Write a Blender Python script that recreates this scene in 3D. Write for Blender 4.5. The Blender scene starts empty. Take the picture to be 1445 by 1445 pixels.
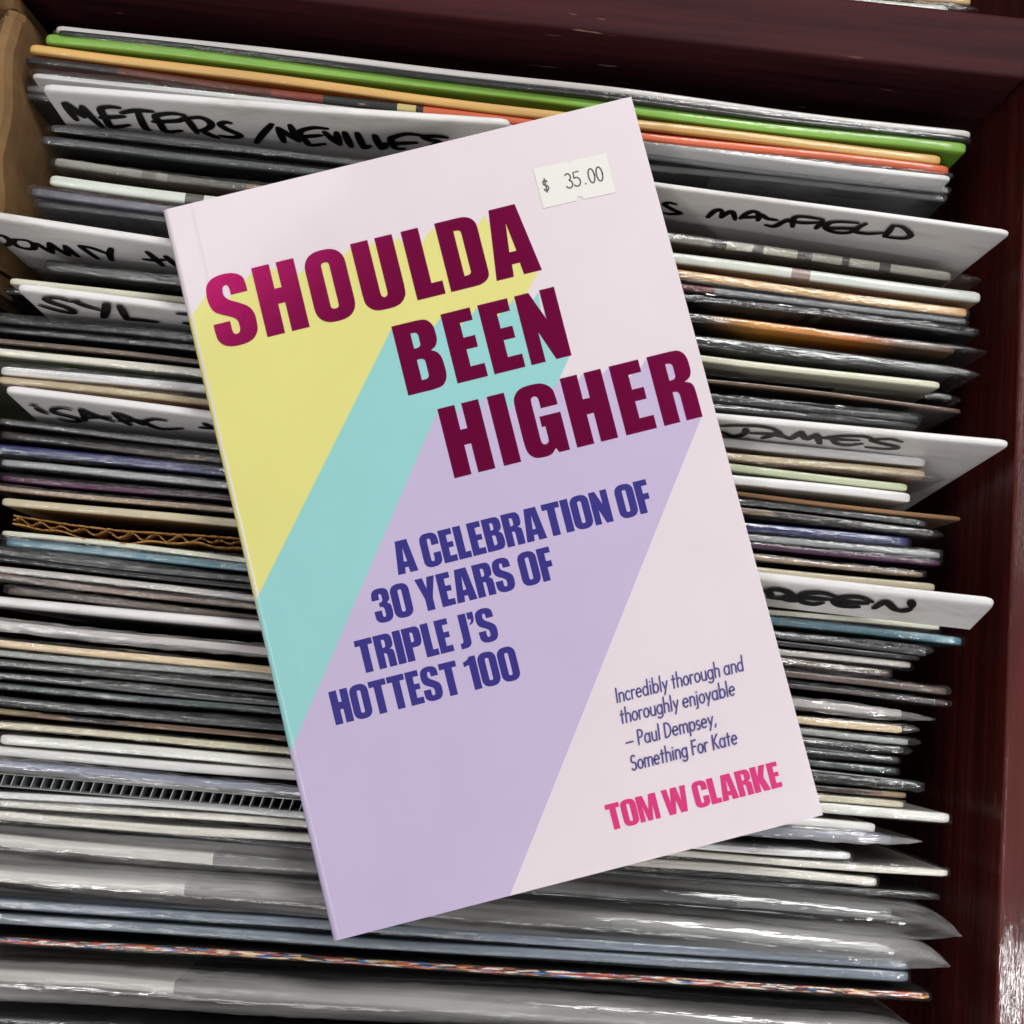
import bpy, bmesh, math, random
import numpy as np
from mathutils import Vector, Matrix
from mathutils.geometry import tessellate_polygon

random.seed(7)
S = bpy.context.scene
COL = S.collection

# ------------------------------------------------------------------ camera
PX = 1445.0            # the photograph's side in pixels: measured points are given in its pixels
FOC = 1672.5           # focal length in those pixels
BOOK_W, BOOK_H = 0.1543, 0.234
BOOK_T = 0.0155        # book thickness
CORN = [(470, 1328.5), (1161.5, 1150), (891, 136.5), (228.5, 297)]   # BL BR TR TL of the front cover

def homography(src, dst):
    A = []
    for (x, y), (u, v) in zip(src, dst):
        A.append([x, y, 1, 0, 0, 0, -u*x, -u*y, -u])
        A.append([0, 0, 0, x, y, 1, -v*x, -v*y, -v])
    return np.linalg.svd(np.array(A, float))[2][-1].reshape(3, 3)

HB = homography([(0, 0), (BOOK_W, 0), (BOOK_W, BOOK_H), (0, BOOK_H)], [(x-PX/2, y-PX/2) for x, y in CORN])
HINV = np.linalg.inv(HB)
K1 = np.diag([1/FOC, 1/FOC, 1.0])
M3 = K1 @ HB
M3 = M3 / math.sqrt(np.linalg.norm(M3[:, 0])*np.linalg.norm(M3[:, 1]))
if M3[2, 2] < 0: M3 = -M3
FLIP = np.diag([1, -1, -1.0])
bx_c = Vector(FLIP @ M3[:, 0]).normalized()
by_c = Vector(FLIP @ M3[:, 1])
by_c = (by_c - bx_c*by_c.dot(bx_c)).normalized()
bz_c = bx_c.cross(by_c)
bo_c = Vector(FLIP @ M3[:, 2])                     # book corner BL in camera space (metres)
# world: Z = the book's normal, X = along the records
xr = Vector((1, -0.092, 0)); xr = (xr - bz_c*xr.dot(bz_c)).normalized()
yr = bz_c.cross(xr)
RW = Matrix((xr, yr, bz_c))                        # camera axes -> world axes
BOOK_TOP = 0.0275                                  # cover height above the record tops (world z = 0)
ctr_c = bo_c + bx_c*BOOK_W/2 + by_c*BOOK_H/2
CAM = Vector((0, 0, BOOK_TOP)) - RW @ ctr_c

cam_d = bpy.data.cameras.new('camera'); cam = bpy.data.objects.new('camera', cam_d); COL.objects.link(cam)
cam.matrix_world = Matrix.Translation(CAM) @ RW.to_4x4()
cam_d.sensor_width = 36; cam_d.sensor_fit = 'HORIZONTAL'; cam_d.lens = 36*FOC/PX
cam_d.clip_start = 0.01; cam_d.clip_end = 50
S.camera = cam

def ray(px, py): return RW @ Vector((px-PX/2, -(py-PX/2), -FOC))
def at(px, py, z=0.0):
    """point of the photograph carried to a level z of the crate"""
    d = ray(px, py); return CAM + d*((z-CAM.z)/d.z)
def at_plane(px, py, p0, n):
    d = ray(px, py); return CAM + d*((p0-CAM).dot(n)/d.dot(n))
def cov(px, py):
    """point of the photograph -> cover coordinates"""
    q = HINV @ np.array([px-PX/2, py-PX/2, 1.0]); return (q[0]/q[2], q[1]/q[2])

# ------------------------------------------------------------------ world + lamps + exposure
W = bpy.data.worlds.new('World'); S.world = W; W.use_nodes = True
bg = W.node_tree.nodes['Background']; bg.inputs[0].default_value = (1.0, 0.95, 0.93, 1); bg.inputs[1].default_value = 0.20
def lamp(name, loc, size, energy, color=(1, .96, .9), target=(0, 0, 0)):
    d = bpy.data.lights.new(name, 'AREA'); d.shape = 'RECTANGLE'; d.size, d.size_y = size; d.energy = energy; d.color = color
    o = bpy.data.objects.new(name, d); COL.objects.link(o); o.location = loc
    o.rotation_euler = (Vector(target)-Vector(loc)).to_track_quat('-Z', 'Y').to_euler()
    return o
lamp('shop_and_added_lamp', (0.36, 0.76, 0.98), (0.55, 0.26), 9.7, (1, .985, .965))
lamp('shop_and_added_lamp', (-0.80, -0.42, 1.7), (1.0, 0.05), 5.2, (1, .985, .97))
lamp('shop_and_added_lamp', (0.0, -1.30, 1.75), (1.3, 0.30), 7.8, (1, .985, .97))
lamp('shop_and_added_lamp', (-0.66, 0.62, 1.7), (0.60, 0.36), 1.7, (1, .985, .97))  # unseen lamp, added to brighten the foil at the title's first letter
lamp('shop_and_added_lamp', (0.80, 0.32, 1.7), (0.46, 0.34), 2.0, (1, .985, .97))  # also added and unseen: lifts the foil at the title's right end
lamp('shop_and_added_lamp', (1.02, -0.67, 1.9), (0.11, 0.22), 0.13, (1, .985, .97), (0.29, -0.24, 0)).data.spread = math.radians(17)
S.view_settings.view_transform = 'Standard'; S.view_settings.look = 'None'
S.view_settings.exposure = 0; S.view_settings.gamma = 1; S.view_settings.use_curve_mapping = False
S.cycles.transparent_max_bounces = 24; S.cycles.max_bounces = 10; S.cycles.diffuse_bounces = 4; S.cycles.glossy_bounces = 5

# ------------------------------------------------------------------ helpers
def lin(c):
    return tuple(((v/255)/12.92 if v/255 <= .04045 else ((v/255+.055)/1.055)**2.4) for v in c)
def tag(o, label=None, cat=None, group=None, kind=None):
    if label: o['label'] = label
    if cat: o['category'] = cat
    if group: o['group'] = group
    if kind: o['kind'] = kind
    return o
def empty(name, loc=(0, 0, 0), rot=None):
    o = bpy.data.objects.new(name, None); COL.objects.link(o); o.location = loc; o.empty_display_size = .02
    if rot is not None: o.rotation_euler = rot
    return o
def mesh_obj(name, verts, faces, mats, parent=None, midx=None, smooth=False):
    me = bpy.data.meshes.new(name); me.from_pydata([tuple(v) for v in verts], [], faces)
    for m in (mats if isinstance(mats, (list, tuple)) else [mats]): me.materials.append(m)
    if midx: me.polygons.foreach_set('material_index', midx)
    if smooth: me.polygons.foreach_set('use_smooth', [True]*len(faces))
    me.update()
    o = bpy.data.objects.new(name, me); COL.objects.link(o)
    if parent: o.parent = parent
    return o
def box_obj(name, lo, hi, mat, parent=None, bev=0.0):
    bm = bmesh.new(); bmesh.ops.create_cube(bm, size=1)
    for v in bm.verts: v.co = Vector([lo[i]+(v.co[i]+.5)*(hi[i]-lo[i]) for i in range(3)])
    if bev: bmesh.ops.bevel(bm, geom=bm.edges[:], offset=bev, segments=2, profile=.6, affect='EDGES')
    me = bpy.data.meshes.new(name); bm.to_mesh(me); bm.free(); me.materials.append(mat)
    o = bpy.data.objects.new(name, me); COL.objects.link(o)
    if parent: o.parent = parent
    return o

class NT:
    """small node-building helper"""
    def __init__(s, name):
        s.m = bpy.data.materials.new(name); s.m.use_nodes = True; s.t = s.m.node_tree
        s.b = s.t.nodes['Principled BSDF']; s.out = s.t.nodes['Material Output']
    def n(s, typ, **kw):
        nd = s.t.nodes.new(typ)
        for k, v in kw.items(): setattr(nd, k, v)
        return nd
    def l(s, a, b): s.t.links.new(a, b)
    def coord(s, scale, rnd=True):
        tc = s.n('ShaderNodeTexCoord'); mp = s.n('ShaderNodeMapping'); mp.inputs['Scale'].default_value = scale
        s.l(tc.outputs['Object'], mp.inputs['Vector'])
        if rnd:
            oi = s.n('ShaderNodeObjectInfo'); ml = s.n('ShaderNodeMath', operation='MULTIPLY'); ml.inputs[1].default_value = 53.0
            s.l(oi.outputs['Random'], ml.inputs[0]); s.l(ml.outputs[0], mp.inputs['Location'])
        return mp.outputs[0]
    def noise(s, vec, scale=1.0, detail=3.0, rough=.55):
        nd = s.n('ShaderNodeTexNoise'); nd.inputs['Scale'].default_value = scale; nd.inputs['Detail'].default_value = detail
        nd.inputs['Roughness'].default_value = rough; s.l(vec, nd.inputs['Vector']); return nd.outputs['Fac']
    def ramp(s, fac, stops, const=False):
        r = s.n('ShaderNodeValToRGB'); e = r.color_ramp.elements; r.color_ramp.interpolation = 'LINEAR'
        if const: r.color_ramp.interpolation = 'CONSTANT'
        while len(e) < len(stops): e.new(.5)
        for el, (p, c) in zip(e, stops):
            el.position = p; el.color = (*c, 1) if len(c) == 3 else c
        s.l(fac, r.inputs[0]); return r.outputs[0]
    def mix(s, fac, a, b, mode='MIX'):
        m = s.n('ShaderNodeMix', data_type='RGBA', blend_type=mode)
        for sock, v in ((m.inputs[0], fac), (m.inputs[6], a), (m.inputs[7], b)):
            if isinstance(v, (int, float)): sock.default_value = v
            elif isinstance(v, tuple): sock.default_value = (*v, 1)
            else: s.l(v, sock)
        return m.outputs[2]
    def bump(s, h, strength, dist=.001, prev=None):
        b = s.n('ShaderNodeBump'); b.inputs['Strength'].default_value = strength; b.inputs['Distance'].default_value = dist
        s.l(h, b.inputs['Height'])
        if prev is not None: s.l(prev, b.inputs['Normal'])
        return b.outputs[0]
    def set(s, **kw):
        for k, v in kw.items():
            sk = s.b.inputs[k.replace('_', ' ')]
            if isinstance(v, (int, float)): sk.default_value = v
            elif isinstance(v, tuple): sk.default_value = (*v, 1)
            else: s.l(v, sk)
        return s

def mat_print(name, col, rough=.36, coat=.70, spec=.3):
    """matt laminated cover print with a faint board grain"""
    t = NT(name); v = t.coord((900, 900, 900), False); f = t.noise(v, 1, 2)
    v2 = t.coord((30, 30, 30), False); g = t.noise(v2, 1, 2)
    c = t.mix(1.0, lin(col), t.ramp(g, [(.3, (.965,)*3), (.7, (1.0,)*3)]), 'MULTIPLY')
    # the pressed hinge crease cracks the lamination a little
    tc = t.n('ShaderNodeTexCoord'); sx = t.n('ShaderNodeSeparateXYZ'); t.l(tc.outputs['Object'], sx.inputs[0])
    r = t.ramp(sx.outputs[0], [(.0084, (0, 0, 0)), (.0092, (1, 1, 1)), (.0100, (0, 0, 0))])
    kn = t.n('ShaderNodeMath', operation='MULTIPLY'); t.l(r, kn.inputs[0]); t.l(t.noise(t.coord((1500, 420, 300), False), 1, 3), kn.inputs[1])
    n1 = t.bump(kn.outputs[0], .6, .0010); n2 = t.bump(f, .06, .0003, t.bump(t.noise(t.coord((22, 22, 22), False), 1, 2), .05, .004, n1))
    t.set(Base_Color=c, Roughness=rough, Specular_IOR_Level=spec, Coat_Weight=coat, Normal=n2); t.b.inputs['Coat Roughness'].default_value = .09
    return t.m
def mat_flat(name, col, rough=.45, spec=.4, metallic=0.0):
    t = NT(name); t.set(Base_Color=lin(col), Roughness=rough, Specular_IOR_Level=spec, Metallic=metallic); return t.m

def mat_wood(name, c0, c1, along='X', rough=.3, scratch=.25, bumpk=.25, coat=.3, cr=.14):
    t = NT(name)
    sc = {'X': (6, 160, 160), 'Y': (160, 6, 160), 'Z': (160, 160, 6)}[along]
    v = t.coord(sc); f = t.noise(v, 1, 6, .65)
    v2 = t.coord(tuple(a*.12 for a in sc)); g = t.noise(v2, 1, 3)
    c = t.ramp(f, [(.3, c0), (.72, c1)])
    c = t.mix(1.0, c, t.ramp(g, [(.25, (.55, .55, .55)), (.75, (1.35, 1.2, 1.2))]), 'MULTIPLY')
    # worn specks and scratches in the varnish
    sv = t.coord(tuple(a*2.2 if a > 10 else a*8 for a in sc)); sn = t.noise(sv, 1, 2, .5)
    sm = t.noise(t.coord((14, 14, 14)), 1, 2)
    k = t.n('ShaderNodeMath', operation='MULTIPLY'); t.l(t.ramp(sn, [(.70, (0, 0, 0)), (.76, (1, 1, 1))]), k.inputs[0]); t.l(t.ramp(sm, [(.45, (0, 0, 0)), (.65, (1, 1, 1))]), k.inputs[1])
    k2 = t.n('ShaderNodeMath', operation='MULTIPLY'); t.l(k.outputs[0], k2.inputs[0]); k2.inputs[1].default_value = scratch
    c = t.mix(k2.outputs[0], c, (.42, .27, .22))
    n = t.bump(f, bumpk, .0006)
    t.set(Base_Color=c, Roughness=rough, Specular_IOR_Level=.12, Normal=n, Coat_Weight=coat)
    t.b.inputs['Coat Roughness'].default_value = cr
    t.l(t.bump(f, bumpk, .0009), t.b.inputs['Coat Normal'])
    return t.m
# ------------------------------------------------------------------ lettering
def catmull(pts, closed=False, n=6):
    """smooth polyline through pts"""
    out = []; m = len(pts)
    rng = range(m) if closed else range(m-1)
    for i in rng:
        p1, p2 = Vector(pts[i]), Vector(pts[(i+1) % m])
        p0 = Vector(pts[i-1]) if (closed or i > 0) else p1*2-p2
        p3 = Vector(pts[(i+2) % m]) if (closed or i+2 < m) else p2*2-p1
        for k in range(n):
            t = k/n
            out.append(.5*((2*p1)+(p2-p0)*t+(2*p0-5*p1+4*p2-p3)*t*t+(3*p1-p0-3*p2+p3)*t**3))
    if not closed: out.append(Vector(pts[-1]))
    return out
def outline(c, n=6):
    """contour with corner points (x,y) and smooth points (x,y,1)"""
    out = []; m = len(c)
    for i in range(m):
        a, b = c[i], c[(i+1) % m]
        p1, p2 = Vector(a[:2]), Vector(b[:2]); sa, sb = len(a) > 2, len(b) > 2
        if not sa and not sb: out.append(p1); continue
        t1 = (p2-Vector(c[i-1][:2]))/2 if sa else p2-p1
        t2 = (Vector(c[(i+2) % m][:2])-p1)/2 if sb else p2-p1
        L = (p2-p1).length
        if t1.length > 0: t1 = t1.normalized()*L
        if t2.length > 0: t2 = t2.normalized()*L
        for k in range(n):
            t = k/n; h1 = 2*t**3-3*t*t+1; h2 = t**3-2*t*t+t; h3 = -2*t**3+3*t*t; h4 = t**3-t*t
            out.append(p1*h1+t1*h2+p2*h3+t2*h4)
    return out
def rr(x0, y0, x1, y1, r=(0, 0, 0, 0), ry=None, n=7):
    """rounded rectangle, radii bl br tr tl"""
    out = []; ry = ry or r
    for (cx, cy, a0, k) in ((x0, y0, 180, 0), (x1, y0, 270, 1), (x1, y1, 0, 2), (x0, y1, 90, 3)):
        rx_, ry_ = r[k], ry[k]
        if rx_ == 0: out.append(Vector((cx, cy))); continue
        ox = cx+(rx_ if k in (0, 3) else -rx_); oy = cy+(ry_ if k in (0, 1) else -ry_)
        for i in range(n+1):
            a = math.radians(a0+90*i/n); ca, sa = math.cos(a), math.sin(a)
            e = .86
            out.append(Vector((ox+rx_*math.copysign(abs(ca)**e, ca), oy+ry_*math.copysign(abs(sa)**e, sa))))
    return out
OW = .60
O_ = [rr(0, -.015, OW, 1.015, (.28,)*4, (.25,)*4), rr(.24, .165, .36, .835, (.058,)*4, (.05,)*4)]
E_ = [(0, 0), (.435, 0), (.435, .19), (.235, .19), (.235, .435), (.40, .435), (.40, .605), (.235, .605), (.235, .82), (.42, .82), (.42, 1), (0, 1)]
GL = {
 'H': (.60, [[(0, 0), (.25, 0), (.25, .42), (.35, .42), (.35, 0), (.60, 0), (.60, 1), (.35, 1), (.35, .64), (.25, .64), (.25, 1), (0, 1)]]),
 'O': (OW, O_), '0': (OW, O_),
 'U': (.60, [rr(0, -.015, .25, 1, (.25, 0, 0, 0), (.25, 0, 0, 0))]),
 'L': (.41, [[(0, 0), (.41, 0), (.41, .19), (.25, .19), (.25, 1), (0, 1)]]),
 'I': (.255, [[(0, 0), (.255, 0), (.255, 1), (0, 1)]]),
 'E': (.435, [E_]),
 'F': (.42, [[(0, 0), (.235, 0), (.235, .40), (.40, .40), (.40, .585), (.235, .585), (.235, .82), (.42, .82), (.42, 1), (0, 1)]]),
 'D': (.59, [rr(0, 0, .59, 1, (0, .24, .24, 0), (0, .16, .2, 0)), rr(.24, .175, .345, .83, (0, .07, .07, 0), (0, .05, .05, 0))]),
 'A': (.645, [[(0, 0), (.245, 0), (.262, .175), (.373, .175), (.39, 0), (.645, 0), (.505, 1), (.13, 1)], [(.268, .35), (.318, .77), (.37, .35)]]),
 'B': (.59, [[(0, 0), (.36, 0), (.5, .025, 1), (.575, .12, 1), (.59, .26, 1), (.575, .42, 1), (.53, .5, 1), (.46, .545), (.53, .585, 1), (.57, .66, 1), (.578, .76, 1), (.56, .89, 1), (.48, .98, 1), (.35, 1), (0, 1)],
         rr(.235, .62, .335, .84, (0, .07, .07, 0), (0, .06, .06, 0)), rr(.235, .165, .345, .46, (0, .07, .07, 0), (0, .06, .06, 0))]),
 'R': (.585, [[(0, 0), (.24, 0), (.24, .43), (.30, .425, 1), (.33, .39, 1), (.335, .32), (.335, 0), (.575, 0), (.575, .32), (.565, .44, 1), (.53, .5, 1), (.45, .535), (.53, .575, 1), (.57, .64, 1), (.58, .74, 1), (.56, .89, 1), (.48, .98, 1), (.35, 1), (0, 1)],
         rr(.24, .60, .34, .84, (0, .07, .07, 0), (0, .06, .06, 0))]),
 'P': (.57, [[(0, 0), (.24, 0), (.24, .39), (.36, .39), (.48, .41, 1), (.55, .5, 1), (.57, .63, 1), (.57, .78, 1), (.55, .9, 1), (.48, .98, 1), (.36, 1), (0, 1)],
         rr(.24, .55, .335, .84, (0, .07, .07, 0), (0, .06, .06, 0))]),
 'N': (.58, [[(0, 0), (.206, 0), (.206, .43), (.36, 0), (.58, 0), (.58, 1), (.365, 1), (.365, .58), (.206, 1), (0, 1)]]),
 'M': (.80, [[(0, 0), (.20, 0), (.20, .60), (.30, 0), (.49, 0), (.60, .60), (.60, 0), (.80, 0), (.80, 1), (.52, 1), (.40, .42), (.28, 1), (0, 1)]]),
 'W': (.96, [[(.12, 0), (.385, 0), (.48, .52), (.575, 0), (.84, 0), (.96, 1), (.735, 1), (.69, .42), (.60, 1), (.36, 1), (.27, .42), (.225, 1), (0, 1)]]),
 'T': (.56, [[(.155, 0), (.405, 0), (.405, .815), (.56, .815), (.56, 1), (0, 1), (0, .815), (.155, .815)]]),
 'Y': (.63, [[(.19, 0), (.44, 0), (.44, .36), (.63, 1), (.385, 1), (.315, .66), (.245, 1), (0, 1), (.19, .36)]]),
 'K': (.63, [[(0, 0), (.245, 0), (.245, .36), (.36, 0), (.63, 0), (.46, .53), (.61, 1), (.365, 1), (.245, .60), (.245, 1), (0, 1)]]),
 'C': (.585, [[(.585, .40), (.35, .40), (.35, .25), (.34, .18, 1), (.295, .155, 1), (.25, .18, 1), (.24, .25), (.24, .75), (.25, .82, 1), (.295, .845, 1), (.34, .82, 1), (.35, .75), (.35, .63), (.585, .63), (.585, .74), (.565, .89, 1), (.46, .99, 1), (.29, 1.015, 1), (.12, .99, 1), (.02, .89, 1), (0, .74), (0, .26), (.02, .11, 1), (.12, .01, 1), (.29, -.015, 1), (.46, .01, 1), (.565, .11, 1), (.585, .26)]]),
 'G': (.605, [[(.605, 0), (.605, .55), (.30, .55), (.30, .40), (.35, .40), (.35, .23), (.34, .18, 1), (.295, .155, 1), (.25, .18, 1), (.24, .25), (.24, .75), (.25, .82, 1), (.295, .845, 1), (.34, .82, 1), (.35, .75), (.35, .66), (.595, .66), (.595, .74), (.57, .89, 1), (.46, .99, 1), (.29, 1.015, 1), (.12, .99, 1), (.02, .89, 1), (0, .74), (0, .26), (.02, .1, 1), (.1, .01, 1), (.22, -.015, 1), (.34, .0, 1), (.42, .07), (.45, 0)]]),
 'S': (.592, [[(0, .347), (.235, .347), (.235, .22), (.25, .165, 1), (.29, .148, 1), (.335, .175, 1), (.348, .25, 1), (.335, .335, 1), (.27, .395, 1), (.12, .475, 1), (.04, .545, 1), (.005, .65, 1), (0, .77, 1), (.03, .905, 1), (.12, .985, 1), (.28, 1.015, 1), (.44, .99, 1), (.54, .915, 1), (.565, .8), (.565, .704), (.33, .704), (.33, .78), (.315, .84, 1), (.28, .857, 1), (.24, .825, 1), (.228, .75, 1), (.245, .69, 1), (.30, .635, 1), (.42, .565, 1), (.534, .48, 1), (.585, .38, 1), (.592, .26, 1), (.57, .12, 1), (.48, .02, 1), (.30, -.015, 1), (.12, .015, 1), (.02, .11, 1), (0, .25)]]),
 'J': (.36, [[(0, -.02), (.12, -.02), (.25, .0, 1), (.34, .08, 1), (.36, .2), (.36, 1), (.11, 1), (.11, .24), (.095, .17, 1), (.05, .15, 1), (0, .15)]]),
 '3': (.57, [[(0, .36), (.235, .36), (.235, .22), (.25, .165, 1), (.285, .15, 1), (.325, .18, 1), (.335, .27, 1), (.325, .4, 1), (.28, .45, 1), (.2, .46), (.2, .59), (.29, .605, 1), (.325, .65, 1), (.33, .74, 1), (.32, .82, 1), (.283, .85, 1), (.245, .82, 1), (.235, .74), (.235, .68), (0, .68), (.005, .8), (.04, .92, 1), (.13, .995, 1), (.29, 1.015, 1), (.45, .99, 1), (.54, .91, 1), (.56, .77, 1), (.545, .63, 1), (.45, .55), (.54, .49, 1), (.57, .37, 1), (.57, .25, 1), (.54, .1, 1), (.44, .01, 1), (.28, -.015, 1), (.12, .01, 1), (.02, .1, 1), (0, .24)]]),
 '1': (.42, [[(.17, 0), (.42, 0), (.42, 1), (.22, 1), (.13, .91, 1), (0, .87), (0, .73), (.17, .76)]]),
 "'": (.20, [[(.0, .80), (.19, .80), (.19, .78), (.17, .68, 1), (.07, .6), (.04, .64), (.085, .70, 1), (.09, .80), (0, .80), (0, 1), (.2, 1), (.2, .80)]]),
}
GL['U'] = (.60, [[(0, 1), (0, .25), (.02, .11, 1), (.12, .01, 1), (.30, -.015, 1), (.48, .01, 1), (.58, .11, 1), (.60, .25), (.60, 1), (.35, 1), (.35, .23), (.34, .18, 1), (.30, .155, 1), (.26, .18, 1), (.25, .23), (.25, 1)]])
GL["'"] = (.20, [[(0, 1), (0, .80), (.09, .80), (.085, .72, 1), (.02, .66), (.02, .62), (.14, .67, 1), (.20, .80), (.20, 1)]])

class Ink:
    """collects flat lettering as triangles lying on one plane"""
    def __init__(s, z): s.v = []; s.f = []; s.z = z; s.k = 0
    def poly(s, contours, fn=None):
        cs = [[Vector((p[0], p[1], 0)) for p in c] for c in contours]
        tri = tessellate_polygon(cs); fl = [p for c in cs for p in c]; b = len(s.v)
        for p in fl:
            q = fn(p.x, p.y) if fn else (p.x, p.y); s.v.append(Vector((q[0], q[1], s.z)))
        for t in tri:
            a, c, d = (s.v[b+i] for i in t)
            nz = (c-a).cross(d-a).z
            if abs(nz) < 1e-16: continue
            s.f.append(tuple(b+i for i in (t if nz > 0 else t[::-1])))
    def stroke(s, pts, w, taper=None):
        """round-ended pen stroke"""
        s.k += 1; z = s.z+s.k*1.5e-6; P = [Vector((p[0], p[1])) for p in pts]
        L, R = [], []; m = len(P)
        for i in range(m):
            d = P[min(i+1, m-1)]-P[max(i-1, 0)]
            d = d.normalized() if d.length > 0 else Vector((1, 0)); nrm = Vector((-d.y, d.x)); h = w/2*(taper(i/(m-1)) if taper else 1)
            L.append(P[i]+nrm*h); R.append(P[i]-nrm*h)
        def cap(c, start, sign):
            r = (start-c); out = []
            for i in range(1, 6):
                a = sign*math.pi*i/6; out.append(c+Vector((r.x*math.cos(a)-r.y*math.sin(a), r.x*math.sin(a)+r.y*math.cos(a))))
            return out
        b = len(s.v)
        for a, c in zip(L, R): s.v += [Vector((a.x, a.y, z)), Vector((c.x, c.y, z))]
        for i in range(m-1): s.f.append((b+2*i, b+2*i+1, b+2*i+3, b+2*i+2))
        for c, st, en, i0, i1 in ((P[0], L[0], R[0], b, b+1), (P[-1], R[-1], L[-1], b+2*m-1, b+2*m-2)):
            arc = cap(c, st, 1); bb = len(s.v); s.v += [Vector((q.x, q.y, z)) for q in arc]
            s.f.append(tuple([i0]+list(range(bb, bb+5))+[i1]))
    def build(s, name, mat, parent): return mesh_obj(name, s.v, s.f, mat, parent)

def word(ink, text, x0, y0, cap, width, gap=.035, space=.2, widths=None):
    """set bold condensed capitals on the baseline (x0,y0), squeezed to a measured width"""
    tot = sum((GL[c][0]+gap if c != ' ' else space) for c in text)-gap
    kx = width/tot; x = x0
    for c in text:
        if c == ' ': x += space*kx; continue
        w, cs = GL[c]
        cs = [outline(q) if not isinstance(q[0], Vector) else q for q in cs]
        ink.poly(cs, lambda px, py, x=x: (x+px*kx, y0+py*cap)); x += (w+gap)*kx
def set_letter(ink, ch, x0, x1, y0, cap):
    w, cs = GL[ch]; kx = (x1-x0)/w
    cs = [outline(q) if not isinstance(q[0], Vector) else q for q in cs]
    ink.poly(cs, lambda px, py: (x0+px*kx, y0+py*cap))

# light condensed oblique for the quotation: centre-line strokes, x-height .62
def _arc(cx, cy, rx, ry, a0, a1, n=10):
    return [(cx+rx*math.cos(math.radians(a0+(a1-a0)*i/n)), cy+ry*math.sin(math.radians(a0+(a1-a0)*i/n))) for i in range(n+1)]
X = .62
bowl = _arc(.15, .31, .15, .31, 0, 360, 18)
SG = {
 'I': (.08, [[(.04, 0), (.04, 1)]]),
 'n': (.30, [[(.02, 0), (.02, X)], [(.02, .4)]+_arc(.15, .43, .13, .19, 160, 0)+[(.28, 0)]]),
 'c': (.26, [_arc(.15, .31, .15, .31, 50, 310, 14)]),
 'r': (.20, [[(.02, 0), (.02, X)], [(.02, .4)]+_arc(.15, .43, .13, .18, 160, 65)]),
 'e': (.31, [[(.0, .33), (.3, .33)]+_arc(.15, .31, .15, .31, 5, 310, 16)]),
 'd': (.33, [bowl, [(.30, 0), (.30, 1.08)]]),
 'i': (.08, [[(.04, 0), (.04, X)], [(.04, .84), (.04, .86)]]),
 'b': (.33, [[(.02, 0), (.02, 1.08)], [(x+.03, y) for x, y in bowl]]),
 'l': (.08, [[(.04, 0), (.04, 1.08)]]),
 'y': (.28, [[(.0, X), (.14, .06)], [(.28, X), (.06, -.28)]]),
 't': (.20, [[(.09, 0), (.09, .88)], [(0, X), (.19, X)]]),
 'h': (.30, [[(.02, 0), (.02, 1.08)], [(.02, .4)]+_arc(.15, .43, .13, .19, 160, 0)+[(.28, 0)]]),
 'o': (.30, [bowl]),
 'u': (.30, [[(.02, X), (.02, .2)]+_arc(.15, .19, .13, .19, 180, 360)+[(.28, X)], [(.28, X), (.28, 0)]]),
 'g': (.32, [bowl, [(.30, X), (.30, -.08)]+_arc(.15, -.1, .15, .18, 0, -150)]),
 'a': (.33, [bowl, [(.30, X), (.30, 0)]]),
 'j': (.08, [[(.04, X), (.04, -.18), (.02, -.26), (-.05, -.28)], [(.04, .84), (.04, .86)]]),
 'm': (.50, [[(.02, 0), (.02, X)], [(.02, .42)]+_arc(.13, .45, .11, .17, 160, 0)+[(.24, 0)], [(.24, .42)]+_arc(.36, .45, .12, .17, 160, 0)+[(.48, 0)]]),
 'p': (.33, [[(.02, -.3), (.02, X)], [(x+.03, y) for x, y in bowl]]),
 's': (.22, [_arc(.11, .46, .09, .16, 40, 250, 8)+_arc(.11, .15, .10, .16, 70, -140, 8)]),
 'P': (.32, [[(.03, 0), (.03, 1)], [(.03, 1), (.14, 1)]+_arc(.14, .74, .16, .26, 90, -90)+[(.03, .48)]]),
 'D': (.40, [[(.03, 0), (.03, 1)], [(.03, 1), (.1, 1)]+_arc(.1, .5, .28, .5, 90, -90, 14)+[(.03, 0)]]),
 'S': (.30, [_arc(.15, .76, .13, .25, 40, 250, 9)+_arc(.15, .26, .14, .27, 70, -145, 9)]),
 'F': (.27, [[(.03, 0), (.03, 1)], [(.03, .98), (.26, .98)], [(.03, .54), (.24, .54)]]),
 'K': (.34, [[(.03, 0), (.03, 1)], [(.32, 1), (.05, .5)], [(.08, .56), (.34, 0)]]),
 ',': (.08, [[(.05, .06), (.0, -.14)]]),
 '–': (.45, [[(.02, .32), (.43, .32)]]),
 '$': (.5, [_arc(.25, .72, .2, .2, 20, 250, 9)+_arc(.25, .28, .22, .22, 70, -160, 9), [(.25, -.05), (.25, 1.05)]]),
 '3': (.5, [_arc(.22, .76, .2, .24, 140, -80, 9)+_arc(.22, .26, .25, .27, 80, -150, 9)]),
 '5': (.5, [[(.45, 1), (.08, 1), (.06, .58)]+_arc(.2, .31, .27, .31, 110, -140, 10)]),
 '.': (.4, [[(.2, .05), (.22, .05)]]),
 '0': (.5, [_arc(.25, .5, .22, .5, 0, 360, 20)]),
}
def script_line(ink, text, x0, y0, cap, width, pen, slant=.12, gap=.105, space=.2):
    tot = sum((SG[c][0]+gap if c != ' ' else space) for c in text)-gap; kx = width/tot; x = 0
    for c in text:
        if c == ' ': x += space; continue
        for st in SG[c][1]:
            ink.stroke([(x0+(x+px)*kx+py*slant*cap, y0+py*cap) for px, py in st], pen)
        x += SG[c][0]+gap
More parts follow.
